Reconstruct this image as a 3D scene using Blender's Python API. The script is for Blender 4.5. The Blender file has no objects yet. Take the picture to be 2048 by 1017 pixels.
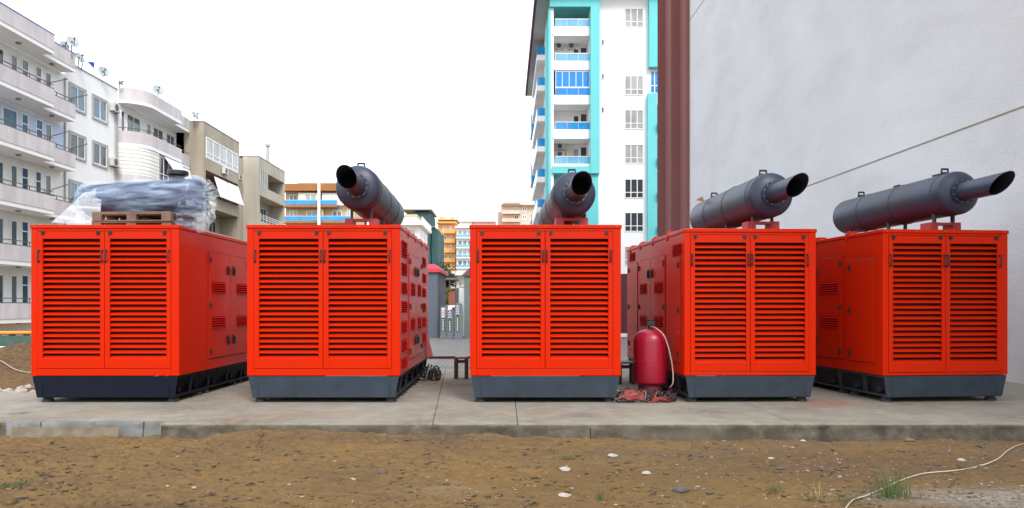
import bpy, bmesh, math, random
from mathutils import Vector, Matrix, noise
random.seed(7)
S = bpy.context.scene
C = S.collection
R = math.radians
# ------------------------------------------------------------------ camera, sky, sun, exposure
HZ, VX, FP, EYE = 612.0, 1010.0, 1500.0, 1.40
cam = bpy.data.objects.new('camera', bpy.data.cameras.new('camera'))
C.objects.link(cam); S.camera = cam
cam.location = (0, 0, EYE); cam.rotation_euler = (R(90), 0, 0)
cam.data.sensor_width = 36; cam.data.lens = 36*FP/2048
cam.data.shift_x = (1024-VX)/2048; cam.data.shift_y = (HZ-508.5)/2048
cam.data.clip_start = 0.1; cam.data.clip_end = 4000
w = bpy.data.worlds.new('World'); S.world = w; w.use_nodes = True
nt = w.node_tree; nt.nodes.clear()
sky = nt.nodes.new('ShaderNodeTexSky'); sky.sky_type = 'NISHITA'; sky.sun_disc = False
sky.sun_elevation = R(48); sky.sun_rotation = R(160)
b1 = nt.nodes.new('ShaderNodeBackground'); b1.inputs[1].default_value = 0.05
b2 = nt.nodes.new('ShaderNodeBackground'); b2.inputs[0].default_value = (0.97, 0.985, 1, 1); b2.inputs[1].default_value = 0.74
ad = nt.nodes.new('ShaderNodeAddShader'); wo = nt.nodes.new('ShaderNodeOutputWorld')
nt.links.new(sky.outputs[0], b1.inputs[0]); nt.links.new(b1.outputs[0], ad.inputs[0])
nt.links.new(b2.outputs[0], ad.inputs[1]); nt.links.new(ad.outputs[0], wo.inputs[0])
sun = bpy.data.objects.new('sun', bpy.data.lights.new('sun', 'SUN')); C.objects.link(sun)
sun.data.energy = 1.3; sun.data.angle = R(18); sun.data.color = (1, 0.96, 0.9)
sd = Vector((0.32, -0.85, 0.85)).normalized()      # towards the sun: behind the camera, a little left
sun.rotation_euler = (-sd).to_track_quat('-Z', 'Y').to_euler()
S.view_settings.view_transform = 'Standard'; S.view_settings.look = 'None'
S.view_settings.exposure = 0.98; S.view_settings.gamma = 1

def PX(px, Y): return (px-VX)*Y/FP
def PZ(py, Y): return EYE+(HZ-py)*Y/FP

# ------------------------------------------------------------------ materials
def srgb(r, g, b):
    f = lambda c: (c/255/12.92) if c/255 <= 0.04045 else ((c/255+0.055)/1.055)**2.4
    return (f(r), f(g), f(b), 1)
MATS = {}
def mat(name, col, rough=0.6, metal=0.0, var=0.0, scale=3.0, streak=0.0, dirt=None, bump=0.0, bscale=40, spec=0.5, coat=0, alpha=None):
    if name in MATS: return MATS[name]
    m = bpy.data.materials.new(name); m.use_nodes = True
    n = m.node_tree; p = n.nodes['Principled BSDF']; L = n.links
    p.inputs['Base Color'].default_value = col; p.inputs['Roughness'].default_value = rough
    p.inputs['Metallic'].default_value = metal; p.inputs['Specular IOR Level'].default_value = spec
    p.inputs['Coat Weight'].default_value = coat; p.inputs['Coat Roughness'].default_value = 0.12
    tc = n.nodes.new('ShaderNodeTexCoord')
    src = None
    if var or streak:
        def mixn(fac_out, amt, a, bcol):
            mx = n.nodes.new('ShaderNodeMix'); mx.data_type = 'RGBA'
            mr = n.nodes.new('ShaderNodeMapRange'); mr.inputs[1].default_value = 0.38; mr.inputs[2].default_value = 0.72
            mr.inputs[4].default_value = amt
            L.new(fac_out, mr.inputs[0]); L.new(mr.outputs[0], mx.inputs[0])
            if a is None: mx.inputs[6].default_value = col
            else: L.new(a, mx.inputs[6])
            mx.inputs[7].default_value = bcol
            return mx.outputs[2]
        dk = dirt or (col[0]*0.45, col[1]*0.43, col[2]*0.4, 1)
        if var:
            t = n.nodes.new('ShaderNodeTexNoise'); t.inputs['Scale'].default_value = scale; t.inputs['Detail'].default_value = 8; t.inputs['Roughness'].default_value = 0.62
            L.new(tc.outputs['Object'], t.inputs['Vector']); src = mixn(t.outputs[0], var, src, dk)
        if streak:
            mp = n.nodes.new('ShaderNodeMapping'); mp.inputs['Scale'].default_value = (1, 1, 0.09)
            t = n.nodes.new('ShaderNodeTexNoise'); t.inputs['Scale'].default_value = scale*2.2; t.inputs['Detail'].default_value = 6
            L.new(tc.outputs['Object'], mp.inputs[0]); L.new(mp.outputs[0], t.inputs['Vector']); src = mixn(t.outputs[0], streak, src, dk)
        L.new(src, p.inputs['Base Color'])
    if bump:
        t = n.nodes.new('ShaderNodeTexNoise'); t.inputs['Scale'].default_value = bscale; t.inputs['Detail'].default_value = 6
        bp = n.nodes.new('ShaderNodeBump'); bp.inputs['Strength'].default_value = bump; bp.inputs['Distance'].default_value = 0.02
        L.new(tc.outputs['Object'], t.inputs['Vector']); L.new(t.outputs[0], bp.inputs['Height']); L.new(bp.outputs[0], p.inputs['Normal'])
    if alpha is not None: p.inputs['Alpha'].default_value = alpha
    MATS[name] = m
    return m

RED = mat('red_paint', (0.575, 0.017, 0.0004, 1), 0.26, var=0.22, scale=1.1, streak=0.32, dirt=(0.42, 0.022, 0.005, 1), spec=0.10, bump=0.05, bscale=1.3)
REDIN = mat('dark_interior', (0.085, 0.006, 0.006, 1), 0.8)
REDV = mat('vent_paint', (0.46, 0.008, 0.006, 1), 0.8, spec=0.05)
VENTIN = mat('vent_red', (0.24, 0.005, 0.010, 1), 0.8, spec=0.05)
SLATE = mat('slate_paint', srgb(55, 65, 76), 0.55, var=0.6, scale=2.5, dirt=srgb(40, 44, 49), streak=0.35, spec=0.22)
NAVY = mat('navy_paint', srgb(20, 25, 38), 0.5, var=0.35, scale=3, dirt=srgb(30, 34, 42), spec=0.12)
DARKWEB = mat('dark_steel', srgb(48, 52, 60), 0.6, var=0.4)
BLACK = mat('black_plastic', (0.012, 0.012, 0.013, 1), 0.4)
RUBBER = mat('rubber', (0.03, 0.03, 0.03, 1), 0.8)
MUF = mat('muffler_paint', srgb(46, 60, 84), 0.42, 0.0, var=0.9, scale=1.3, dirt=srgb(44, 42, 50), streak=0.5, spec=0.45)
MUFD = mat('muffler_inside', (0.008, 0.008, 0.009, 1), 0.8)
BOLT = mat('bolt_steel', (0.26, 0.24, 0.21, 1), 0.4, 0.6)
REDST = mat('red_bracket', (0.42, 0.03, 0.03, 1), 0.45, var=0.4)
TANK = mat('tank_paint', (0.33, 0.007, 0.026, 1), 0.36, var=0.3, scale=5, dirt=(0.18, 0.01, 0.02, 1))

# ------------------------------------------------------------------ mesh builder
class MB:
    def __init__(s): s.v = []; s.f = []
    def add(s, vs, fs):
        k = len(s.v); s.v += [tuple(p) for p in vs]; s.f += [tuple(i+k for i in f) for f in fs]; return s
    def box(s, x0, x1, y0, y1, z0, z1):
        if x0 > x1: x0, x1 = x1, x0
        if y0 > y1: y0, y1 = y1, y0
        if z0 > z1: z0, z1 = z1, z0
        return s.add([(x0,y0,z0),(x1,y0,z0),(x1,y1,z0),(x0,y1,z0),(x0,y0,z1),(x1,y0,z1),(x1,y1,z1),(x0,y1,z1)],
                     [(0,3,2,1),(4,5,6,7),(0,1,5,4),(1,2,6,5),(2,3,7,6),(3,0,4,7)])
    def prism(s, poly, vec):
        n = len(poly); vec = Vector(vec); a = [Vector(p) for p in poly]; b = [p+vec for p in a]
        nrm = sum(((a[i]-a[0]).cross(a[(i+1) % n]-a[0]) for i in range(n)), Vector())
        if nrm.dot(vec) > 0: a, b = list(reversed(a)), list(reversed(b))
        return s.add(a+b, [tuple(range(n)), tuple(range(2*n-1, n-1, -1))]+[(i, n+i, n+(i+1) % n, (i+1) % n) for i in range(n)])
    def tube(s, pts, rad, seg=12, caps=True):
        pts = [Vector(p) for p in pts]; n = len(pts)
        rs = rad if isinstance(rad, (list, tuple)) else [rad]*n
        rings = []; up = None
        for i, p in enumerate(pts):
            a = pts[max(0, i-1)]; b = pts[min(n-1, i+1)]; t = (b-a)
            if t.length < 1e-9: t = (pts[-1]-pts[0])
            t.normalize()
            if up is None: up = Vector((0, 0, 1)) if abs(t.z) < 0.9 else Vector((1, 0, 0))
            x = up.cross(t); x.normalize(); y = t.cross(x); up = y
            rings.append([p+x*math.cos(2*math.pi*k/seg)*rs[i]+y*math.sin(2*math.pi*k/seg)*rs[i] for k in range(seg)])
        vs = [v for r in rings for v in r]
        fs = [(i*seg+k, i*seg+(k+1) % seg, (i+1)*seg+(k+1) % seg, (i+1)*seg+k) for i in range(n-1) for k in range(seg)]
        if caps: fs += [tuple(range(seg-1, -1, -1)), tuple((n-1)*seg+k for k in range(seg))]
        return s.add(vs, fs)
    def build(s, name, m, parent=None, origin=(0, 0, 0), smooth=False, bevel=0.0, kind=None, angle=35):
        me = bpy.data.meshes.new(name); o = Vector(origin)
        me.from_pydata([(p[0]-o.x, p[1]-o.y, p[2]-o.z) for p in s.v], [], s.f)
        me.materials.append(m); me.validate()
        ob = bpy.data.objects.new(name, me); C.objects.link(ob)
        if parent is not None: ob.parent = parent
        elif any(origin): ob.location = o
        if smooth:
            me.polygons.foreach_set('use_smooth', [True]*len(me.polygons)); me.set_sharp_from_angle(angle=R(angle))
        if bevel:
            md = ob.modifiers.new('bevel', 'BEVEL'); md.width = bevel; md.segments = 2; md.limit_method = 'ANGLE'; md.angle_limit = R(40)
        if kind: ob['kind'] = kind
        return ob

def empty(name, loc, label, cat, group=None, rotz=0):
    o = bpy.data.objects.new(name, None); C.objects.link(o); o.location = loc; o.rotation_euler = (0, 0, rotz)
    o.empty_display_size = 0.2
    o['label'] = label; o['category'] = cat
    if group: o['group'] = group
    return o
def tag(o, label, cat, group=None):
    o['label'] = label; o['category'] = cat
    if group: o['group'] = group
    return o

def copy_tree(o, parent=None):
    c = o.copy(); C.objects.link(c); c.parent = parent
    for ch in list(o.children): copy_tree(ch, c)
    return c

# ------------------------------------------------------------------ ground, slabs, paving
def sm(a, b, x):
    t = min(1, max(0, (x-a)/(b-a))); return t*t*(3-2*t)
def ground_h(x, y):
    # low raised earth in front, slab bed, paving, falling away to the left behind
    h = -0.18
    if y < 9.6:
        near = sm(7.9, 8.9, y)
        rise = math.exp(-((x+2.55)/1.05)**2)*0.125 + math.exp(-((x+0.4)/1.5)**2)*0.05 + 0.02*noise.noise(Vector((x*2.1, 1, 6)))
        h += near*rise
        h += sm(9.6, 4.0, y)*-0.01
        p = Vector((x, y, 0))
        h += 0.020*noise.noise(p*0.9)+0.012*noise.noise(p*2.6)
        if y > 3.5 and abs(x) < 9:
            rough = 0.55+0.45*sm(3.0, -3.5, x)
            # furrows running obliquely, as scraped soil
            q = Vector((x*2.0-y*0.9, y*6.5+x*0.9, 0))
            r1 = noise.noise(q*1.5); r2 = noise.noise(Vector((x*9, y*17, 3))); r3 = noise.noise(Vector((x*23, y*38, 5)))
            h += rough*(0.026*r1+0.014*r2+0.006*r3)
            cl = noise.noise(Vector((x*11+40, y*20, 1)))
            if cl > 0.30: h += rough*(cl-0.30)*0.07
            if cl < -0.30: h += rough*(cl+0.30)*0.14
        return h
    if (y < 16.9 and x > -7.0) or (y < 12.1): return -0.2
    fall = sm(-8.6, -17, x)*sm(11.5, 24, y)
    mound = (0.74+0.35*noise.noise(Vector((x*0.9, y*0.9, 4)))+0.14*noise.noise(Vector((x*3, y*3, 4))))*math.exp(-((x+11.4)/3.2)**2-((y-16.2)/2.6)**2)
    return -0.14-2.28*fall+mound+0.04*noise.noise(Vector((x*0.8, y*0.8, 2)))*(1 if x < -8 and y < 40 else 0)
xs = []; x = -7.4
while x <= 7.4001: xs.append(x); x += 0.022
xs = [-2500, -900, -300, -120, -60, -40, -30, -26]+[-24+i*0.8 for i in range(12)]+[-15+i*0.2 for i in range(36)]+[-7.8]+xs+[7.6, 8, 8.6, 9.2, 10, 12, 15, 20, 30, 60, 120, 300, 900, 2500]
ys = [-2500, -900, -300, -100, -40, -15, -8, -4, -1, 1, 2, 3, 3.6, 4.2, 4.6, 5.0]
y = 5.2
while y <= 9.0001: ys.append(y); y += 0.022+max(0, 6.3-y)*0.01
ys += [9.3, 9.7, 10.2, 10.8, 11.5, 12.05]+[12.2+i*0.2 for i in range(39)]+[ 22, 24, 27, 30, 34, 40, 50, 60, 80, 120, 200, 400, 900, 2500]
g = MB(); nx = len(xs)
g.v = [(a, b, ground_h(a, b)) for b in ys for a in xs]
g.f = [(j*nx+i, j*nx+i+1, (j+1)*nx+i+1, (j+1)*nx+i) for j in range(len(ys)-1) for i in range(nx-1)]

def earth_mat():
    m = bpy.data.materials.new('earth'); m.use_nodes = True; n = m.node_tree; p = n.nodes['Principled BSDF']; L = n.links
    tc = n.nodes.new('ShaderNodeTexCoord')
    def nz(sc, det=8, ro=0.6, vec=None, stretch=None):
        t = n.nodes.new('ShaderNodeTexNoise'); t.inputs['Scale'].default_value = sc; t.inputs['Detail'].default_value = det; t.inputs['Roughness'].default_value = ro
        if stretch:
            mp = n.nodes.new('ShaderNodeMapping'); mp.inputs['Scale'].default_value = stretch; mp.inputs['Rotation'].default_value = (0, 0, R(-18))
            L.new(tc.outputs['Object'], mp.inputs[0]); L.new(mp.outputs[0], t.inputs['Vector'])
        else: L.new(tc.outputs['Object'], t.inputs['Vector'])
        return t.outputs[0]
    def ramp(o, a, b):
        mr = n.nodes.new('ShaderNodeMapRange'); mr.inputs[1].default_value = a; mr.inputs[2].default_value = b; L.new(o, mr.inputs[0]); return mr.outputs[0]
    def mix(f, a, b):
        mx = n.nodes.new('ShaderNodeMix'); mx.data_type = 'RGBA'; L.new(f, mx.inputs[0])
        for i, c in ((6, a), (7, b)):
            if isinstance(c, tuple): mx.inputs[i].default_value = c
            else: L.new(c, mx.inputs[i])
        return mx.outputs[2]
    c = mix(ramp(nz(0.8), 0.35, 0.65), (0.275, 0.170, 0.066, 1), (0.205, 0.132, 0.064, 1))
    c = mix(ramp(nz(5, stretch=(1, 2.2, 1)), 0.5, 0.75), c, (0.15, 0.095, 0.055, 1))
    c = mix(ramp(nz(20, 8, 0.7, stretch=(1, 2.6, 1)), 0.56, 0.70), c, (0.085, 0.052, 0.030, 1))  # stretched dark flecks put the shade of small soil pits into the colour
    c = mix(ramp(nz(9, 8, 0.7, stretch=(1, 3.0, 1)), 0.60, 0.72), c, (0.07, 0.045, 0.03, 1))  # broader dark pits, likewise shade held in the colour
    c = mix(ramp(nz(60, 4), 0.62, 0.8), c, (0.38, 0.29, 0.18, 1))
    # greyer gravelly soil to the right
    sx = n.nodes.new('ShaderNodeSeparateXYZ'); L.new(tc.outputs['Object'], sx.inputs[0])
    ml = n.nodes.new('ShaderNodeMath'); ml.operation = 'MULTIPLY'; L.new(ramp(sx.outputs[0], 0.0, 5.5), ml.inputs[0]); L.new(ramp(nz(1.7), 0.42, 0.58), ml.inputs[1])
    ml2 = n.nodes.new('ShaderNodeMath'); ml2.operation = 'MULTIPLY'; L.new(ml.outputs[0], ml2.inputs[0]); ml2.inputs[1].default_value = 0.75
    grey = mix(ramp(nz(45, 8), 0.4, 0.62), (0.12, 0.085, 0.052, 1), (0.24, 0.19, 0.13, 1))
    c = mix(ml2.outputs[0], c, grey)
    for (X, Y, ex, ey, col, am) in ((4.3, 6.15, 1.5, 0.42, (0.33, 0.31, 0.27, 1), 0.95), (-0.45, 6.45, 0.5, 0.22, (0.30, 0.23, 0.15, 1), 0.7), (-2.9, 5.9, 0.8, 0.3, (0.11, 0.075, 0.045, 1), 0.6), (1.9, 8.0, 1.5, 0.35, (0.15, 0.115, 0.08, 1), 0.7), (-11.0, 15.8, 5.5, 4.5, (0.12, 0.072, 0.045, 1), 0.95), (1.0, 6.6, 2.2, 0.8, (0.22, 0.14, 0.052, 1), 0.8), (3.6, 7.4, 2.4, 0.8, (0.15, 0.095, 0.055, 1), 0.8), (-1.3, 8.6, 1.6, 0.25, (0.14, 0.10, 0.065, 1), 0.8)):
        vs_ = n.nodes.new('ShaderNodeVectorMath'); vs_.operation = 'SUBTRACT'; L.new(tc.outputs['Object'], vs_.inputs[0]); vs_.inputs[1].default_value = (X, Y, 0)
        vm_ = n.nodes.new('ShaderNodeVectorMath'); vm_.operation = 'MULTIPLY'; L.new(vs_.outputs[0], vm_.inputs[0]); vm_.inputs[1].default_value = (1/ex, 1/ey, 0)
        vl = n.nodes.new('ShaderNodeVectorMath'); vl.operation = 'LENGTH'; L.new(vm_.outputs[0], vl.inputs[0])
        mr = n.nodes.new('ShaderNodeMapRange'); mr.inputs[1].default_value = 1.15; mr.inputs[2].default_value = 0.4; mr.inputs[4].default_value = am; L.new(vl.outputs['Value'], mr.inputs[0])
        mu = n.nodes.new('ShaderNodeMath'); mu.operation = 'MULTIPLY'; L.new(mr.outputs[0], mu.inputs[0]); L.new(ramp(nz(14, 8, 0.7), 0.38, 0.55), mu.inputs[1])
        c = mix(mu.outputs[0], c, col)
    L.new(c, p.inputs['Base Color']); p.inputs['Roughness'].default_value = 0.95; p.inputs['Specular IOR Level'].default_value = 0.15
    b = n.nodes.new('ShaderNodeBump'); b.inputs['Strength'].default_value = 0.9; b.inputs['Distance'].default_value = 0.02
    ma = n.nodes.new('ShaderNodeMath'); ma.operation = 'ADD'; L.new(nz(30, 10, 0.7), ma.inputs[0]); L.new(nz(120, 4), ma.inputs[1])
    L.new(ma.outputs[0], b.inputs['Height']); L.new(b.outputs[0], p.inputs['Normal'])
    return m
EARTH = earth_mat()
g.build('ground', EARTH, kind='structure', smooth=True, angle=80)

def concrete_mat(name, base, dark, light, stain=True):
    m = bpy.data.materials.new(name); m.use_nodes = True; n = m.node_tree; p = n.nodes['Principled BSDF']; L = n.links
    tc = n.nodes.new('ShaderNodeTexCoord')
    def nz(sc, det=8, ro=0.6):
        t = n.nodes.new('ShaderNodeTexNoise'); t.inputs['Scale'].default_value = sc; t.inputs['Detail'].default_value = det; t.inputs['Roughness'].default_value = ro
        L.new(tc.outputs['Object'], t.inputs['Vector']); return t.outputs[0]
    def ramp(o, a, b, to=1):
        mr = n.nodes.new('ShaderNodeMapRange'); mr.inputs[1].default_value = a; mr.inputs[2].default_value = b; mr.inputs[4].default_value = to; L.new(o, mr.inputs[0]); return mr.outputs[0]
    def mix(f, a, b):
        mx = n.nodes.new('ShaderNodeMix'); mx.data_type = 'RGBA'; L.new(f, mx.inputs[0])
        for i, c in ((6, a), (7, b)):
            if isinstance(c, tuple): mx.inputs[i].default_value = c
            else: L.new(c, mx.inputs[i])
        return mx.outputs[2]
    c = mix(ramp(nz(0.7), 0.35, 0.65), base, dark)
    c = mix(ramp(nz(3.5, 10, 0.65), 0.45, 0.7, 0.7), c, light)
    c = mix(ramp(nz(60, 4), 0.55, 0.75, 0.4), c, dark)
    if stain:
        for (X, Y, r, col) in ((4.62, 10.75, 0.55, (0.36, 0.09, 0.045, 1)), (-6.3, 9.75, 0.22, (0.06, 0.05, 0.04, 1)), (-1.2, 13.6, 0.9, (0.20, 0.135, 0.08, 1)), (1.9, 11.3, 0.8, (0.13, 0.09, 0.075, 1)), (-3.2, 9.0, 0.7, (0.17, 0.115, 0.06, 1)), (-1.0, 9.0, 0.5, (0.17, 0.12, 0.07, 1)), (2.6, 10.0, 0.6, (0.15, 0.135, 0.115, 1)), (-4.4, 10.3, 0.8, (0.17, 0.15, 0.12, 1)), (6.4, 9.4, 0.7, (0.19, 0.15, 0.11, 1)), (1.0, 9.6, 0.35, (0.12, 0.11, 0.10, 1))):
            vm = n.nodes.new('ShaderNodeVectorMath'); vm.operation = 'DISTANCE'; L.new(tc.outputs['Object'], vm.inputs[0]); vm.inputs[1].default_value = (X, Y, 0)
            mr = n.nodes.new('ShaderNodeMapRange'); mr.inputs[1].default_value = r; mr.inputs[2].default_value = 0; mr.inputs[4].default_value = 1
            L.new(vm.outputs['Value'], mr.inputs[0])
            mu = n.nodes.new('ShaderNodeMath'); mu.operation = 'MULTIPLY'; L.new(mr.outputs[0], mu.inputs[0]); L.new(ramp(nz(9), 0.35, 0.6), mu.inputs[1])
            c = mix(mu.outputs[0], c, col)
    L.new(c, p.inputs['Base Color']); p.inputs['Roughness'].default_value = 0.85; p.inputs['Specular IOR Level'].default_value = 0.3
    b = n.nodes.new('ShaderNodeBump'); b.inputs['Strength'].default_value = 0.35; b.inputs['Distance'].default_value = 0.01
    L.new(nz(70, 8), b.inputs['Height']); L.new(b.outputs[0], p.inputs['Normal'])
    return m
CONC = concrete_mat('concrete', (0.285, 0.268, 0.215, 1), (0.205, 0.184, 0.145, 1), (0.345, 0.33, 0.28, 1))
KERB = concrete_mat('kerb_concrete', (0.115, 0.098, 0.072, 1), (0.045, 0.036, 0.025, 1), (0.20, 0.18, 0.14, 1), False)
KERBL = concrete_mat('kerb_blocks', (0.20, 0.21, 0.215, 1), (0.135, 0.13, 0.11, 1), (0.27, 0.28, 0.29, 1), False)

# slab bays with open joints; front edge of each slightly irregular
def slab(xa0, xa1, xb0, xb1, yf, yb, name='concrete_slab'):
    n = 60; gap = 0.0028; top = []
    fr = []
    for i in range(n+1):
        x = xa0+gap+(xa1-xa0-2*gap)*i/n
        fr.append((x, yf+0.014*noise.noise(Vector((x*2.2, 3, 0)))+0.012*noise.noise(Vector((x*9, 5, 0)))+0.10*max(0, noise.noise(Vector((x*3.1, 8, 0)))-0.33)))
    poly = [(a, b, -0.32) for a, b in fr]+[(xb1-gap, yb, -0.32), (xb0+gap, yb, -0.32)]
    return MB().prism(poly, (0, 0, 0.32)).build(name, CONC, kind='structure', bevel=0.008)
slab(-9.9, -6.98, -9.9, -6.98, 9.18, 12.15)
slab(-6.98, -4.1, -6.98, -4.12, 9.18, 16.7)
slab(-4.1, -0.86, -4.12, -1.32, 8.9, 16.7)
slab(-0.86, 0.15, -1.32, 0.15, 8.9, 16.7)
slab(0.15, 3.45, 0.15, 3.6, 8.9, 16.7)
slab(3.45, 5.62, 3.6, 5.9, 8.9, 16.7)
slab(5.62, 9.7, 5.9, 9.2, 8.9, 16.7)
# kerb strip (rough concrete face) and old kerb blocks at the left
def kerb(x0, x1, y0, y1, top, m=KERB, seed=0):
    n = max(2, int((x1-x0)/0.06)); k = MB(); rows = [(0, -0.42), (-0.012, -0.17), (0.0, -0.12), (0.002, -0.08), (0.004, -0.05), (0.004, top-0.012), (0.014, top)]
    vs = []
    for i in range(n+1):
        x = x0+(x1-x0)*i/n
        for dy, z in rows:
            d = 0.024*noise.noise(Vector((x*3+seed, z*9, 1)))+0.016*noise.noise(Vector((x*14, z*22, seed)))
            ch = max(0, noise.noise(Vector((x*5.5, 2, seed)))-0.28)*(0.10 if z > -0.1 else 0.02)
            vs.append((x, min(y0+dy+d+ch, y1-0.002), z-ch*0.5*(z > -0.1)))
        vs.append((x, y1, top)); vs.append((x, y1, -0.42))
    q = len(rows)+2
    fs = [(i*q+j, (i+1)*q+j, (i+1)*q+(j+1) % q, i*q+(j+1) % q) for i in range(n) for j in range(q)]
    fs += [tuple(range(q-1, -1, -1)), tuple(n*q+j for j in range(q))]
    k.add(vs, fs)
    return k.build('kerb', m, kind='structure', smooth=True, angle=50)
kerb(-4.06, 1.0, 8.84, 8.868, -0.014, seed=3); kerb(1.012, 9.7, 8.845, 8.868, -0.012, seed=8)
kerb(-5.60, -4.98, 9.06, 9.14, -0.004, KERBL, 11); kerb(-4.97, -4.38, 9.07, 9.14, -0.006, KERBL, 15); kerb(-4.37, -4.09, 9.08, 9.14, -0.006, KERBL, 19)
kerb(-6.02, -5.61, 9.05, 9.14, -0.004, KERBL, 23)
kerb(-9.6, -6.03, 9.10, 9.15, -0.03, KERB, 31)
# mortar foot in front of the blocks
kerb(-5.9, -4.62, 8.96, 9.035, -0.160, concrete_mat('mortar', (0.22, 0.185, 0.13, 1), (0.15, 0.12, 0.08, 1), (0.30, 0.265, 0.21, 1), False), 41)

def paver_mat():
    m = bpy.data.materials.new('pavers'); m.use_nodes = True; n = m.node_tree; p = n.nodes['Principled BSDF']; L = n.links
    tc = n.nodes.new('ShaderNodeTexCoord'); br = n.nodes.new('ShaderNodeTexBrick')
    L.new(tc.outputs['Object'], br.inputs['Vector']); br.inputs['Scale'].default_value = 2.2
    br.inputs['Color1'].default_value = (0.31, 0.30, 0.28, 1); br.inputs['Color2'].default_value = (0.20, 0.195, 0.19, 1)
    br.inputs['Mortar'].default_value = (0.07, 0.065, 0.06, 1); br.inputs['Mortar Size'].default_value = 0.035
    t = n.nodes.new('ShaderNodeTexNoise'); t.inputs['Scale'].default_value = 1.2; t.inputs['Detail'].default_value = 6; L.new(tc.outputs['Object'], t.inputs['Vector'])
    mx = n.nodes.new('ShaderNodeMix'); mx.data_type = 'RGBA'; mx.blend_type = 'MULTIPLY'; mx.inputs[0].default_value = 0.6
    L.new(br.outputs[0], mx.inputs[6]); L.new(t.outputs[0], mx.inputs[7])
    mx2 = n.nodes.new('ShaderNodeMix'); mx2.data_type = 'RGBA'; mx2.inputs[0].default_value = 0.5; L.new(mx.outputs[2], mx2.inputs[6]); L.new(br.outputs[0], mx2.inputs[7])
    L.new(mx2.outputs[2], p.inputs['Base Color']); p.inputs['Roughness'].default_value = 0.8
    return m
MB().box(-7.4, 9.6, 16.72, 32.9, -0.5, -0.01).build('pavement', paver_mat(), kind='structure')
ASPH = mat('asphalt', (0.085, 0.083, 0.08, 1), 0.9, var=0.4, scale=1.5, bump=0.3)
MB().box(-14, 30, 32.92, 62, -0.5, -0.03).build('road', ASPH, kind='structure')

# ------------------------------------------------------------------ generator sets
GEN_MATS = dict(RED=RED)
def add_prong(mb, x, y, z, h=0.16):
    # black D pull handle standing out towards -y
    pts = [(x, y, z-h/2), (x, y-0.035, z-h/2+0.012), (x, y-0.040, z), (x, y-0.035, z+h/2-0.012), (x, y, z+h/2)]
    mb.tube(pts, 0.0105, 8); mb.box(x-0.014, x+0.014, y-0.006, y, z-h/2-0.014, z-h/2+0.014); mb.box(x-0.014, x+0.014, y-0.006, y, z+h/2-0.014, z+h/2+0.014)

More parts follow.
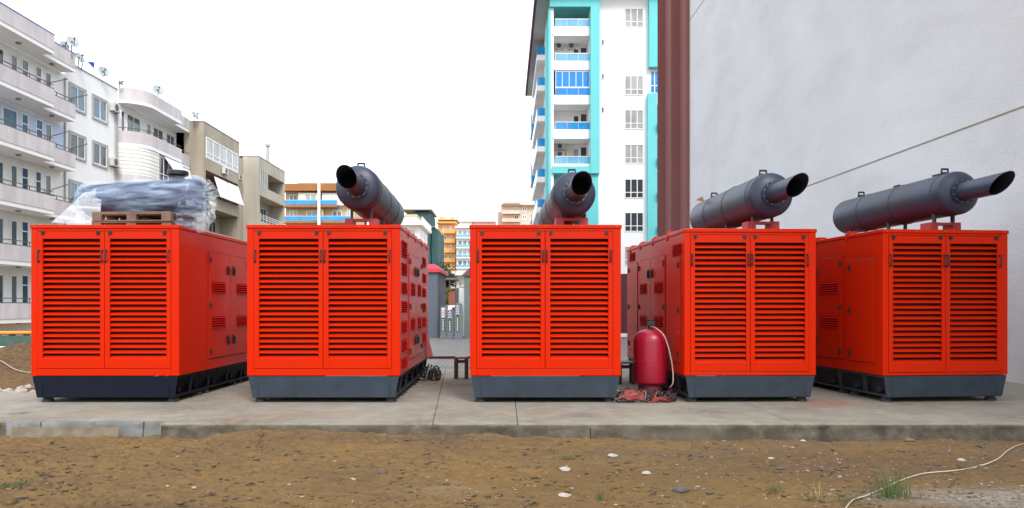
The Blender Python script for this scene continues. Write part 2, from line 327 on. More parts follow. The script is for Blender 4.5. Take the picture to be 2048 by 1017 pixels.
def make_gen(loc, rotz, W, ztop, label, side_r=None, side_l=None, base_mat=SLATE, L=4.0, seed=0, lugs='r'):
    k = W/2.2; zb = 0.392
    t = empty('generator_set', loc, label, 'generator', 'red generator sets in a row on the concrete pad', rotz)
    rnd = random.Random(seed)
    # canopy shell
    b = MB(); th = 0.03; zt = ztop-0.055; dt = ztop-0.094; db = ztop-2.066
    b.box(0, th, 0.03, L, zb, zt); b.box(W-th, W, 0.03, L, zb, zt)          # side walls
    b.box(th, W-th, L-th, L, zb, zt); b.box(th, W-th, 0.45, L-th, zb, zb+0.03)
    px0 = 0.100*k; px1 = W-0.122*k
    b.box(0, px0-0.004, 0, 0.029, zb, zt); b.box(px1+0.004, W, 0, 0.029, zb, zt)      # corner posts
    b.box(px0-0.004, px1+0.004, 0.001, 0.029, zb, db-0.006)                          # bottom rail
    b.box(px0-0.004, px1+0.004, 0.001, 0.029, dt+0.005, zt)                          # top rail
    b.box(th, W-th, 0.30, 0.33, zb, zt)
    b.build('canopy', RED, t, bevel=0.006)
    r = MB(); r.box(-0.012, W+0.012, -0.012, L+0.012, ztop-0.054, ztop)
    roof = r.build('roof', RED, t, bevel=0.008)
    for i in range(5):
        xx = 0.06+(W-0.12)*i/4; rv = MB()
        rv.tube([(xx, -0.011, ztop-0.026), (xx, -0.019, ztop-0.026)], [0.008, 0.004], 8)
        rv.build('rivet', BOLT, roof, smooth=True)
    MB().box(th+0.002, W-th-0.002, 0.16, 0.20, zb+0.1, zt-0.02).build('radiator', REDIN, t)  # flat panel; the shade of the louvre gaps is put into its dark red
    # two louvred front doors
    xm = px0+(px1-px0)*0.503
    for di, (a, c) in enumerate(((px0, xm-0.004), (xm+0.004, px1))):
        d = MB(); la = a+0.073*k; lc = c-0.062*k; lt = dt-0.108; lb = db+0.137
        d.box(a, la, -0.004, 0.026, db, dt); d.box(lc, c, -0.004, 0.026, db, dt)
        d.box(la, lc, -0.004, 0.026, lt, dt); d.box(la, lc, -0.004, 0.026, db, lb)
        n = 22; p = (lt-lb)/n
        for i in range(n):
            z1 = lt-i*p-p*0.46; z0 = lt-(i+1)*p
            # pressed slat: leans outwards at its foot, with a small return lip
            jz = rnd.uniform(-0.0022, 0.0022); z1 += jz; z0 += jz*0.4
            d.prism([(la-0.004, 0.050, z1), (la-0.004, 0.004, z0+0.006), (la-0.004, -0.001, z0), (la-0.004, 0.006, z0-0.001), (la-0.004, 0.056, z1-0.006)], (lc-la+0.008, 0, 0))
        do = d.build('louvred_door', RED, t, bevel=0.0025)
        for hx in (a+0.022*k, c-0.026*k):
            h = MB(); add_prong(h, hx, -0.004, ztop-0.453); h.build('handle', BLACK, do, smooth=True)
        for hx in (a+0.08*k, c-0.09*k):
            h = MB(); h.tube([(hx, -0.004, dt-0.022), (hx, -0.020, dt-0.022)], 0.028, 16); h.box(hx-0.007, hx+0.007, -0.028, -0.018, dt-0.046, dt+0.0)
            h.build('lock', BLACK, do, smooth=True)
    # sides
    def side(lay, right):
        X = W if right else 0.0; sg = 1 if right else -1
        def sb(mb, s0, s1, z0, z1, o0, o1): mb.box(X+sg*o0, X+sg*o1, s0, s1, z0, z1)
        def hinge(s, z, par):
            h = MB(); sb(h, s-0.028, s+0.028, z-0.042, z+0.042, 0.002, 0.026); h.tube([(X+sg*0.024, s, z-0.045), (X+sg*0.024, s, z+0.045)], 0.012, 10)
            h.build('hinge', BLACK, par, bevel=0.003)
        def latch(s, z, par):
            h = MB(); sb(h, s-0.045, s+0.045, z-0.085, z+0.085, 0.002, 0.022); sb(h, s-0.02, s+0.02, z-0.07, z+0.05, 0.022, 0.05)
            h.build('latch', BLACK, par, bevel=0.005)
        def vent(s0, s1, z0, z1, n, par, nm='vent', q=0.0):
            h = MB(); p = (z1-z0)/n
            for i in range(n):
                za = z0+i*p
                h.prism([(X+sg*(q+0.010), s0, za+p*0.60), (X+sg*(q+0.022), s0, za+p*0.14), (X+sg*(q+0.018), s0, za+p*0.06), (X+sg*(q+0.002), s0, za+p*0.40)], (0, s1-s0, 0))
            o = h.build(nm, REDV, par)
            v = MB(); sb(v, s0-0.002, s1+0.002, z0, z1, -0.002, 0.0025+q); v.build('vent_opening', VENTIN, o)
            return o
        def door(s0, s1, z0, z1, hs=None, ls=None, hz=(0.14,), vents=()):
            d = MB(); sb(d, s0, s1, z0, z1, -0.002, 0.012)
            o = d.build('side_door', RED, t, bevel=0.004)
            # dark seam around the leaf
            q = MB(); e = 0.012
            sb(q, s0-e, s1+e, z0-e, z1+e, -0.003, 0.0015); q.build('seal', REDIN, o)
            if hs is not None:
                for z in (z0+0.12, (z0+z1)/2, z1-0.12): hinge(hs, z, o)
            if ls is not None:
                for z in (z0+0.27, z1-0.25): latch(ls, z, o)
            for (a, c2, b0, b1, n) in vents: vent(a, c2, b0, b1, n, o, q=0.0115)
            return o
        dz = ztop-2.566
        if lay == 'doors':
            vv = lambda a, c2: [(a, c2, 1.60, 1.79, 5), (a, c2, 1.04, 1.23, 5)]
            door(1.08, 2.0, 0.56, 2.25+dz, 1.12, 1.88, vents=vv(1.2, 1.74)); door(2.02, 2.92, 0.56, 2.25+dz, 2.86, 2.14, vents=vv(2.3, 2.8))
            door(3.05, 3.85, 0.56, 2.25+dz, 3.78, None)
            if seed != 1:
                door(0.2, 0.97, 0.56, 2.17+dz, 0.86 if seed == 5 else 0.28, None)
                if seed == 4: vent(0.16, 0.62, 2.20+dz, 2.37+dz, 6, t); vent(3.3, 3.75, 2.30+dz, 2.46+dz, 6, t)
        else:
            for z0, z1 in ((2.12, 2.37), (1.85, 2.04), (1.57, 1.75), (1.29, 1.47), (0.99, 1.17), (0.71, 0.90), (0.47, 0.62)): vent(0.2, 0.76, z0, z1, 6, t)
            for z0, z1 in ((2.12, 2.30), (1.83, 2.0), (1.56, 1.73), (1.28, 1.45), (1.0, 1.19), (0.72, 0.9)): vent(2.95, 3.5, z0, z1, 6, t)
            door(1.0, 1.85, 0.56, 2.22, 1.03, 1.70, vents=[(1.2, 1.68, 1.56, 1.77, 6), (1.2, 1.68, 1.0, 1.2, 6)])
            door(1.87, 2.72, 0.56, 2.22, 2.69, 2.04, vents=[(2.12, 2.6, 1.56, 1.77, 6), (2.12, 2.6, 1.0, 1.2, 6)])
        # roof edge lifting tabs
        if lugs:
            for s in (0.95, 1.9, 2.85, 3.7):
                h = MB(); h.box(X-sg*0.02, X-sg*0.16, s-0.05, s+0.05, ztop+0.001, ztop+0.05); h.box(X+sg*0.001-sg*0.02, X+sg*0.018, s-0.02, s+0.02, ztop-0.10, ztop+0.02)
                h.build('lifting_tab', RED, t, bevel=0.004)
    if side_r: side(side_r, True)
    if side_l: side(side_l, False)
    # base frame
    f = MB(); zt2 = zb-0.008; z0 = 0.072
    f.prism([(0.018, 0.0, zt2), (W-0.018, 0.0, zt2), (W-0.07, 0.02, z0+0.01), (0.07, 0.02, z0+0.01)], (0, 0.02, 0))
    f.box(0.07, W-0.07, 0.03, 0.16, z0, z0+0.012)
    f.box(0.15, 0.158, -0.002+0.006, 0.02, z0+0.03, zt2-0.01)
    f.box(W-0.158, W-0.15, 0.004, 0.02, z0+0.03, zt2-0.01)
    f.prism([(0.018, L-0.04, zt2), (W-0.018, L-0.04, zt2), (W-0.07, L-0.04, z0), (0.07, L-0.04, z0)], (0, 0.04, 0))
    for xa, sg in ((0.0, 1), (W, -1)):
        f.box(xa+sg*0.02, xa+sg*0.20, 0.022, L-0.045, zt2-0.03, zt2-0.001)               # upper flange
        f.box(xa+sg*0.075, xa+sg*0.22, 0.0425, L-0.045, z0+0.002, z0+0.035)                 # lower flange
        for s in (0.55, 1.25, 2.05, 2.75, 3.5):
            f.prism([(xa+sg*0.04, s-0.05, zt2-0.03), (xa+sg*0.04, s+0.05, zt2-0.03), (xa+sg*0.09, s+0.09, z0+0.034), (xa+sg*0.09, s-0.01, z0+0.034)], (sg*0.012, 0, 0))
    f.build('base_frame', base_mat, t, bevel=0.003)
    wbm = MB()
    for xa, sg in ((0.0, 1), (W, -1)):
        wbm.box(xa+sg*0.20, xa+sg*0.23, 0.045, L-0.046, z0+0.036, zt2-0.031)
        for s in (0.3, 0.9, 1.6, 2.4, 3.1):
            wbm.tube([(xa+sg*0.19, s, 0.16), (xa+sg*0.12, s, 0.16)], 0.05, 12)
    wbm.build('frame_web', DARKWEB if base_mat is SLATE else NAVY, t)
    for xa, sg in ((0.0, 1), (W, -1)):
        for s in (0.16, 0.98, 1.28, 2.5, 2.8, L-0.2):
            c = MB(); c.tube([(xa+sg*0.15, s, 0.0), (xa+sg*0.15, s, 0.02), (xa+sg*0.15, s, z0)], [0.085, 0.08, 0.055], 14); c.build('foot', RUBBER, t, smooth=True)
    return t

Y0 = 10.8
gens = [
 make_gen((PX(62, Y0), Y0, 0), 0, 2.13, 2.566, 'red louvred generator carrying the plastic-wrapped silencer, on a nearly black base', side_r='doors', base_mat=NAVY, seed=1, lugs=None),
 make_gen((PX(494, Y0), Y0, 0), 0, 2.203, 2.566, 'red louvred generator with rows of small vents on its right flank, second from left', side_r='vents', seed=2),
 make_gen((PX(940, Y0), Y0, 0), 0, 2.174, 2.566, 'red louvred generator in the middle of the row showing only its front', side_r='vents', side_l='vents', seed=3, lugs=None),
 make_gen((PX(1369, Y0), Y0, 0), R(2.5), 1.93, 2.515, 'red louvred generator beside the red gas cylinder, its left flank with doors in view', side_l='doors', seed=4),
 make_gen((PX(1766, Y0), Y0, 0), R(5.5), 1.93, 2.505, 'red louvred generator nearest the tall grey wall, rightmost of the row', side_l='doors', seed=5),
]

fl_ = MB(); fl_.prism([(2.203+0.014, 3.45, 0.80), (2.203+0.014, 3.85, 0.80), (2.203+0.09, 3.95, 0.42), (2.203+0.05, 3.35, 0.42)], (0.006, 0.002, 0.0)); fl_.build('deflector_flap', RED, gens[1])
# ------------------------------------------------------------------ silencers (mufflers) on the generators
def make_muffler(near, far, rad, label, ztop, bracket=True, sup=0.0):
    """axis from near head to far head; local frame at near point, y along the axis"""
    n = Vector(near); f = Vector(far); d = f-n; Lm = d.length; ang = math.atan2(-d.x, d.y)
    t = empty('exhaust_silencer', (n.x, n.y, ztop), label, 'exhaust silencer', 'dark exhaust silencers on the generator roofs', ang)
    zc = n.z-ztop
    def ring(y, r): return ((0, y, zc), r)
    prof = []
    hd = 0.13
    for i in range(9):
        a = math.pi/2*i/8; prof.append((hd-hd*math.cos(a)*1.0, rad*(0.0001+math.sin(a))))
    prof[0] = (0.0, 0.01)
    ribs = [0.30, 0.32, Lm*0.42, Lm*0.42+0.02, Lm*0.72, Lm*0.72+0.02]
    body = [(y, r) for y, r in prof]
    for y in sorted([0.30, Lm*0.42, Lm*0.72]):
        body += [(y-0.008, rad), (y-0.004, rad+0.007), (y+0.012, rad+0.007), (y+0.016, rad)]
    for i in range(9):
        a = math.pi/2*i/8; body.append((Lm-hd+hd*math.sin(a), max(0.01, rad*math.cos(a))))
    m = MB(); m.tube([(0, y, zc) for y, r in body], [r for y, r in body], 56)
    m.build('shell', MUF, t, smooth=True, angle=28)
    # outlet pipe with mitred mouth, open end
    pr = 0.143; pl = 0.80; seg = 40; p = MB(); zo = 0.0
    outer0 = []; outer1 = []; inner1 = []; inner0 = []
    for k2 in range(seg):
        a = 2*math.pi*k2/seg; cx, cz = math.cos(a), math.sin(a)
        ym = -(pl+cz*0.17)
        outer0.append((cx*pr, 0.04, zc+cz*pr)); outer1.append((cx*pr, ym, zc+cz*pr))
        inner1.append((cx*(pr-0.006), ym+0.001, zc+cz*(pr-0.006))); inner0.append((cx*(pr-0.006), -0.05, zc+cz*(pr-0.006)))
    vs = outer0+outer1+inner1+inner0; fs = []
    for j in range(3):
        for k2 in range(seg): fs.append((j*seg+k2, (j+1)*seg+k2, (j+1)*seg+(k2+1) % seg, j*seg+(k2+1) % seg))
    p.add(vs, fs)
    pipe = p.build('outlet_pipe', MUF, t, smooth=True, angle=50)
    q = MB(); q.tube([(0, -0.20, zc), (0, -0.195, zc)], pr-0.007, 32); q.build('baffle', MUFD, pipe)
    fl = MB(); fl.tube([(0, -0.005, zc), (0, -0.028, zc)], 0.186, 40)
    flo = fl.build('flange', MUF, t, smooth=True)
    for i in range(12):
        bl = MB(); a = 2*math.pi*(i+0.5)/12; bl.tube([(0.166*math.cos(a), -0.027, zc+0.166*math.sin(a)), (0.166*math.cos(a), -0.045, zc+0.166*math.sin(a))], 0.0105, 6); bl.build('bolt', BOLT, flo)
    # handle-shaped lifting lugs on top
    for y in (0.42, Lm-0.55):
        h = MB(); zt = zc+rad
        h.prism([(-0.075, y-0.008, zt-0.02), (-0.05, y-0.008, zt-0.02), (-0.036, y-0.008, zt+0.085), (-0.06, y-0.008, zt+0.085)], (0, 0.016, 0))
        h.prism([(0.05, y-0.008, zt-0.02), (0.075, y-0.008, zt-0.02), (0.06, y-0.008, zt+0.085), (0.036, y-0.008, zt+0.085)], (0, 0.016, 0))
        h.box(-0.06, 0.06, y-0.0085, y+0.0085, zt+0.07, zt+0.10); h.box(-0.05, 0.05, y-0.0075, y+0.0075, zt-0.02, zt+0.04)
        h.build('lifting_lug', BLACK, t, bevel=0.004)
    for y in (0.62, Lm*0.5):
        h = MB(); zt = zc+rad; h.box(-0.02, 0.02, y-0.07, y+0.07, zt-0.005, zt+0.025); h.tube([(0, y-0.08, zt+0.03), (0, y+0.10, zt+0.035)], 0.009, 6); h.build('sensor_boss', BLACK, t)
    # support legs and red cross beams
    for y in (0.45, Lm*0.5, Lm-0.45):
        for s in (-1, 1):
            h = MB(); x = s*0.15; zl = zc-math.sqrt(max(0, rad*rad-x*x))
            h.box(x-0.016, x+0.016, y-0.03, y+0.03, 0.191, zl+0.02); h.build('leg', MUF, t)
        c = MB(); c.box(-0.119, 0.119, y-0.05, y+0.05, 0.145, 0.188); c.box(-0.25, -0.12, y-0.055, y+0.20, 0.0015, 0.19); c.box(0.12, 0.25, y-0.055, y+0.20, 0.0015, 0.19)
        c.build('cross_beam', REDST, t, bevel=0.003)
    return t
def P3(px, py, Y): return (PX(px, Y), Y, PZ(py, Y))
make_muffler(P3(713, 373, 11.25), (PX(776, 14.8), 14.8, PZ(373, 11.25)), 0.335, 'dark silencer on the second generator from the left, its cut pipe seen nearly end-on', 2.566)
make_muffler(P3(1150, 385, 11.15), (PX(1108, 14.7), 14.7, PZ(385, 11.15)), 0.325, 'dark silencer on the middle generator, in front of the blue and white tower', 2.566)
make_muffler(P3(1548, 388, 11.2), (PX(1410, 14.5), 14.5, PZ(388, 11.2)), 0.335, 'dark silencer on the generator beside the gas cylinder, brown scrap caught at its rear handle', 2.515)
make_muffler(P3(1926, 384, 11.25), (PX(1692, 14.6), 14.6, PZ(384, 11.25)), 0.33, 'dark silencer on the rightmost generator, its pipe pointing past the grey wall', 2.505)

# scrap of brown tape on the rear lug of the fourth silencer
sc = MB(); yy = 13.6
pts = [(1390, 403), (1396, 397), (1402, 394), (1405, 392.5), (1404.5, 396), (1408, 401.5), (1401, 402), (1395, 400)]
sc.prism([P3(a, b+1, yy) for a, b in pts], (0.02, 0.04, 0.01))
tag(sc.build('tape_scrap', mat('tape', srgb(150, 105, 70), 0.6, var=0.5), origin=P3(1400, 400, yy)), 'brown torn scrap sticking up at the rear handle of a silencer', 'scrap')

# ------------------------------------------------------------------ wrapped silencer on pallets (first generator)
WOOD = mat('pallet_wood', srgb(124, 104, 88), 0.85, var=0.7, scale=6, dirt=srgb(66, 50, 42))
RT = 2.567
def pallet(z, rz, x, y, label, zs_=1.0):
    t = empty('wooden_pallet', (x, y, z), label, 'pallet', 'two stacked pallets under the wrapped silencer', rz)
    for i in range(6):
        b = MB(); yy = -0.4+i*0.142; b.box(-0.6, 0.6, yy, yy+0.09, 0.112, 0.13); b.build('deck_board', WOOD, t)
    for yy in (-0.4, -0.045, 0.31):
        b = MB(); b.box(-0.6, 0.6, yy, yy+0.09, 0.094, 0.1115); b.build('stringer_board', WOOD, t)
        b = MB(); b.box(-0.6, 0.6, yy, yy+0.09, 0.0, 0.017); b.build('bottom_board', WOOD, t)
        for xx in (-0.6, -0.07, 0.46):
            b = MB(); b.box(xx, xx+0.14, yy+0.001, yy+0.089, 0.0175, 0.0935); b.build('block', WOOD, t)
    t.scale = (1, 1, zs_); return t
pallet(RT, R(-3), -5.50, 11.47, 'weathered wooden pallet lying directly on the generator roof', 0.6)
pallet(RT+0.079, R(-4), -5.48, 11.45, 'weathered wooden pallet on top of the other, under the wrapped silencer', 1.1)
A = Vector((PX(188, 11.95), 11.95, 3.06)); B = Vector((PX(392, 11.35), 11.35, 3.06)); ax = (B-A).normalized(); LW = (B-A).length; rw = 0.262
t = empty('wrapped_silencer', ((A.x+B.x)/2, (A.y+B.y)/2, 2.83), 'dark silencer lying crosswise on pallets under clear plastic film', 'exhaust silencer')
prof = []
for i in range(7):
    a = math.pi/2*i/6; prof.append((-0.11*math.cos(a), rw*max(0.03, math.sin(a))))
prof += [(LW*0.3, rw), (LW*0.3+0.01, rw+0.006), (LW*0.3+0.03, rw+0.006), (LW*0.3+0.04, rw)]
for i in range(7):
    a = math.pi/2*i/6; prof.append((LW+0.11*math.sin(a), rw*max(0.03, math.cos(a))))
m = MB(); m.tube([A+ax*s for s, r in prof], [r for s, r in prof], 40); org = t.location[:]
MUFW = mat('muffler_wrapped', srgb(40, 54, 88), 0.42, 0.1, var=0.4, dirt=srgb(70, 36, 40))
m.build('shell', MUFW, t, org, smooth=True, angle=28)
up = Vector((0, 0, 1)); pf = A+ax*(LW*0.83); m = MB()
m.tube([pf+up*rw*0.8, pf+up*(rw+0.06)], 0.10, 24); m.tube([pf+up*(rw+0.06), pf+up*(rw+0.075), pf+up*(rw+0.125), pf+up*(rw+0.135)], [0.14, 0.155, 0.155, 0.14], 28)
m.build('flange_cap', BLACK, t, org, smooth=True)

def plastic_mat(name, d0, d1, col=(0.58, 0.68, 0.82, 1)):
    m = bpy.data.materials.new(name); m.use_nodes = True; n = m.node_tree; p = n.nodes['Principled BSDF']; L = n.links
    tc = n.nodes.new('ShaderNodeTexCoord'); mp = n.nodes.new('ShaderNodeMapping'); mp.inputs['Rotation'].default_value = (0.2, 0.38, 0.1); mp.inputs['Scale'].default_value = (0.55, 1.2, 4.2)
    L.new(tc.outputs['Object'], mp.inputs[0])
    t = n.nodes.new('ShaderNodeTexNoise'); t.inputs['Scale'].default_value = 2.6; t.inputs['Detail'].default_value = 7; t.inputs['Distortion'].default_value = 0.35; L.new(mp.outputs[0], t.inputs['Vector'])
    mr = n.nodes.new('ShaderNodeMapRange'); mr.inputs[1].default_value = 0.40; mr.inputs[2].default_value = 0.66; mr.inputs[3].default_value = d0; mr.inputs[4].default_value = d1; L.new(t.outputs[0], mr.inputs[0])
    L.new(mr.outputs[0], p.inputs['Alpha']); p.inputs['Base Color'].default_value = col; p.inputs['Roughness'].default_value = 0.22
    p.inputs['Transmission Weight'].default_value = 0.0
    b = n.nodes.new('ShaderNodeBump'); b.inputs['Strength'].default_value = 0.6; b.inputs['Distance'].default_value = 0.02; L.new(t.outputs[0], b.inputs['Height']); L.new(b.outputs[0], p.inputs['Normal'])
    return m
FILM = plastic_mat('film', 0.08, 0.56, (0.46, 0.60, 0.80, 1)); FILM2 = plastic_mat('film_loose', 0.20, 0.62, (0.62, 0.68, 0.71, 1))
# film wrapped round the shell, creased along the length
side_v = ax.cross(up).normalized()
film = MB(); nu, nv = 90, 72; vs = []
for i in range(nu+1):
    s = -0.20+(LW+0.42)*i/nu
    rr = rw+0.030
    e0 = min(1, (s+0.20)/0.14); e1 = min(1, (LW+0.22-s)/0.20)
    rr = (rw+0.035)*math.sin(math.pi/2*max(0.03, min(e0, 1)))*math.sin(math.pi/2*max(0.12, min(e1, 1)))
    for j in range(nv):
        a = 2*math.pi*j/nv
        d = 0.5+0.5*noise.noise(Vector((s*1.3+math.cos(a)*1.4, math.sin(a)*2.6+s*1.5, 2)))
        fold = abs(noise.noise(Vector((s*0.9-math.cos(a)*0.8, math.sin(a)*2.6+math.cos(a)*2.2+s*1.8, 7))))
        r2 = rr+0.018*d+0.035*fold*(0.3+0.7*sm(-1, 0.6, -math.sin(a)))
        if math.sin(a) > 0.75 and abs(s-LW*0.83) < 0.22: r2 = rr+0.012
        q = A+ax*s+side_v*math.cos(a)*r2+up*math.sin(a)*r2
        if math.sin(a) < -0.35 and 0.15 < s < LW-0.35: q.z = max(q.z, A.z-rw-0.004-0.01*fold)
        vs.append(q)
film.v = [tuple(v) for v in vs]
film.f = [(i*nv+j, i*nv+(j+1) % nv, (i+1)*nv+(j+1) % nv, (i+1)*nv+j) for i in range(nu) for j in range(nv)]
film.build('film_wrap', FILM, t, org, smooth=True, angle=80)
def sheet(name, corners, nu, nv, amp, freq, m, label, seed, zmin=None):
    p00, p10, p01, p11 = [Vector(c) for c in corners]; o = MB(); vs = []
    nrm = (p10-p00).cross(p01-p00).normalized()
    for i in range(nu+1):
        for j in range(nv+1):
            u, v = i/nu, j/nv
            q = p00*(1-u)*(1-v)+p10*u*(1-v)+p01*(1-u)*v+p11*u*v
            f1 = noise.noise(Vector((u*freq+seed, v*freq*0.5, 1))); f2 = abs(noise.noise(Vector((u*freq*2.3+v*2, v*freq*1.7, seed))))
            q = q+nrm*(amp*f1+amp*0.8*f2)+Vector((amp*0.5*f2, 0, amp*0.5*f1))
            if zmin: q.z = max(q.z, zmin)
            vs.append(q)
    o.v = [tuple(v) for v in vs]; o.f = [(i*(nv+1)+j, (i+1)*(nv+1)+j, (i+1)*(nv+1)+j+1, i*(nv+1)+j+1) for i in range(nu) for j in range(nv)]
    ob = o.build(name, m, origin=tuple(p00), smooth=True, angle=80)
    md = ob.modifiers.new('solid', 'SOLIDIFY'); md.thickness = 0.002
    return tag(ob, label, 'plastic sheet')
sheet('plastic_sheet', [P3(102, 447, 11.2), P3(200, 449, 11.35), P3(164, 390, 11.6), P3(204, 374, 11.7)], 40, 40, 0.028, 3, FILM2, 'pale plastic sheet sloping down to the roof at the left end of the wrapped silencer', 3, RT+0.01)
# bunched loose end at the right: a gathered fan of film
bn = MB(); knot = Vector(P3(400, 388, 11.35)); nu, nv = 46, 90; vs = []
for i in range(nu+1):
    u = i/nu
    for j in range(nv+1):
        v = j/nv; a = R(58)-v*R(165)                       # from up-right round to straight down
        ln = 0.27+0.30*sm(0.2, 1.0, v)+0.07*noise.noise(Vector((v*5, 2, 0)))
        dirv = Vector((math.cos(a)*0.85, 0.18*math.sin(v*9), math.sin(a)))
        ph = noise.noise(Vector((v*16, u*1.5, 4))); ph2 = noise.noise(Vector((v*34, u*4, 9)))
        q = knot+dirv*ln*u+Vector((0, (0.10*ph+0.05*ph2)*(0.3+u), 0))+Vector((0.03*ph2, 0, 0.03*ph))*u
        vs.append(q)
bn.v = [tuple(v) for v in vs]; bn.f = [(i*(nv+1)+j, (i+1)*(nv+1)+j, (i+1)*(nv+1)+j+1, i*(nv+1)+j+1) for i in range(nu) for j in range(nv)]
bn.build('loose_film_end', FILM2, t, org, smooth=True, angle=80)
b2_ = MB(); vs = []
for i in range(31):
    for j in range(31):
        u, v = i/30, j/30
        q = Vector(P3(352+u*62, 400+v*62, 11.25))+Vector((0, 0.10*noise.noise(Vector((u*6, v*3, 3)))-0.13*math.sin(u*3.14), 0))
        q.x -= (0.20*(1-u))*v*v; q.x += 0.03*noise.noise(Vector((v*8, 0, 1)))
        vs.append(q)
b2_.v = [tuple(v) for v in vs]; b2_.f = [(i*31+j, (i+1)*31+j, (i+1)*31+j+1, i*31+j+1) for i in range(30) for j in range(30)]
b2_.build('loose_film_skirt', FILM, t, org, smooth=True, angle=80)

# ------------------------------------------------------------------ gas cylinder, stools, cables
cx, cy = PX(1301, 11.5), 11.5
t = empty('gas_cylinder', (cx, cy, 0), 'dark red gas cylinder with a black valve and pale hose between two generators', 'gas cylinder')
zb_ = PZ(774, cy); zt_ = PZ(658, cy); r0 = 0.257
m = MB(); prof = []
for i in range(7): a = math.pi/2*i/6; prof.append((zb_+0.10-0.10*math.cos(a), r0*max(0.05, math.sin(a))))
prof += [(zb_+0.38, r0), (zb_+0.384, r0+0.004), (zb_+0.40, r0+0.004), (zb_+0.404, r0)]
for i in range(10): a = math.pi/2*i/9; prof.append((zt_-0.20+0.20*math.sin(a), r0*max(0.12, math.cos(a)**0.8)))
m.tube([(0, 0, z) for z, r in prof], [r for z, r in prof], 48); m.build('tank', TANK, t, smooth=True, angle=25)
m = MB(); m.tube([(0, 0, 0.0), (0, 0, zb_+0.05)], 0.185, 32); m.build('foot_ring', mat('tank_foot', (0.12, 0.015, 0.03, 1), 0.6, var=0.5), t, smooth=True)
m = MB(); m.tube([(0, 0, zt_-0.01), (0, 0, zt_+0.05)], 0.035, 12); m.box(-0.06, 0.06, -0.04, 0.04, zt_+0.045, zt_+0.11); m.tube([(0, 0, zt_+0.11), (0, 0, zt_+0.14)], 0.045, 12)
m.tube([(-0.06, 0, zt_+0.12), (-0.06, 0, zt_+0.155)], 0.015, 8); m.tube([(0.05, 0, zt_+0.12), (0.05, 0, zt_+0.15)], 0.012, 8)
m.build('valve', BLACK, t, bevel=0.004)
def cat(pts, n=8):
    pts = [Vector(p) for p in pts]; out = []
    P = [pts[0]]+pts+[pts[-1]]
    for i in range(1, len(P)-2):
        for k in range(n):
            u = k/n; a, b, c, d = P[i-1], P[i], P[i+1], P[i+2]
            out.append(0.5*((2*b)+(c-a)*u+(2*a-5*b+4*c-d)*u*u+(-a+3*b-3*c+d)*u**3))
    out.append(pts[-1]); return out
PINKH = mat('pale_hose', srgb(190, 152, 148), 0.5)
hz = MB(); yy = 11.2
hz.tube(cat([(cx, cy-0.03, zt_+0.03), P3(1312, 657, 11.3), P3(1328, 672, 11.2), P3(1338, 700, 11.15), P3(1345, 735, 11.1), P3(1346, 765, 11.05), P3(1340, 775, 11.1)]), 0.0095, 8)
tag(hz.build('gas_hose', PINKH, origin=(cx, cy, 0), smooth=True), 'pale pink hose looping from the gas cylinder valve down to the ground', 'hose')
# cable tangle between the third and fourth generators
def tangle(cxx, cyy, sx_, sy_, h, n, mats, seed, name, label, catg, rad=(0.008, 0.016)):
    rnd = random.Random(seed); parts = {}
    for i in range(n):
        a = rnd.uniform(0, 6.28); q = []
        x_ = cxx+rnd.uniform(-sx_, sx_)*0.5; y_ = cyy+rnd.uniform(-sy_, sy_)*0.5
        for k in range(rnd.randint(5, 9)):
            x_ += math.cos(a)*sx_*0.3; y_ += math.sin(a)*sy_*0.3; a += rnd.uniform(-1.6, 1.6)
            x_ = min(cxx+sx_, max(cxx-sx_, x_)); y_ = min(cyy+sy_, max(cyy-sy_, y_))
            q.append((x_, y_, 0.016+rnd.random()**2*h))
        mi = rnd.randrange(len(mats)); parts.setdefault(mi, MB()).tube(cat(q, 6), rnd.uniform(*rad), 7)
    me = None
    big = MB(); idx = []
    for mi, mb in parts.items(): big.add(mb.v, mb.f); idx += [mi]*len(mb.f)
    ob = big.build(name, mats[0], origin=(cxx, cyy, 0), smooth=True)
    for m_ in mats[1:]: ob.data.materials.append(m_)
    ob.data.polygons.foreach_set('material_index', idx[:len(ob.data.polygons)])
    ob['kind'] = 'stuff'; ob['label'] = label; ob['category'] = catg
    return ob
CB = mat('cable_black', (0.02, 0.02, 0.022, 1), 0.5); CR = mat('cable_red', (0.14, 0.014, 0.014, 1), 0.5); CG = mat('cable_grey', (0.13, 0.11, 0.10, 1), 0.6); CW = mat('cable_white', (0.30, 0.26, 0.24, 1), 0.6)
tangle(2.0, 11.2, 0.48, 0.38, 0.14, 34, [CB, CG, CR, CB, CG, CB, CW], 5, 'cable_tangle', 'tangle of black, red and grey cables around the foot of the gas cylinder', 'cables')
tangle(-1.42, 14.35, 0.19, 0.40, 0.24, 46, [CB, CB, CB, CW], 9, 'cable_tangle', 'dark bundle of cables at the rear corner of the second generator', 'cables', (0.006, 0.012))
# red crumpled bag
def blob(cx_, cy_, cz_, rx, ry, rz_, amp, fr, seed, nu=28, nv=16):
    m = MB(); vs = []
    for i in range(nv+1):
        th = math.pi*i/nv
        for j in range(nu):
            ph = 2*math.pi*j/nu; d = Vector((math.sin(th)*math.cos(ph), math.sin(th)*math.sin(ph), math.cos(th)))
            k_ = 1+amp*noise.noise(d*fr+Vector((seed, 0, 0)))+amp*0.6*noise.noise(d*fr*2.7+Vector((0, seed, 0)))
            vs.append((cx_+d.x*rx*k_, cy_+d.y*ry*k_, max(cz_+d.z*rz_*k_, 0.004)))
    m.v = vs; m.f = [(i*nu+j, (i+1)*nu+j, (i+1)*nu+(j+1) % nu, i*nu+(j+1) % nu) for i in range(nv) for j in range(nu)]
    return m
BAG = mat('bag_red', (0.27, 0.03, 0.025, 1), 0.45, var=0.7, scale=9, dirt=(0.12, 0.07, 0.06, 1))
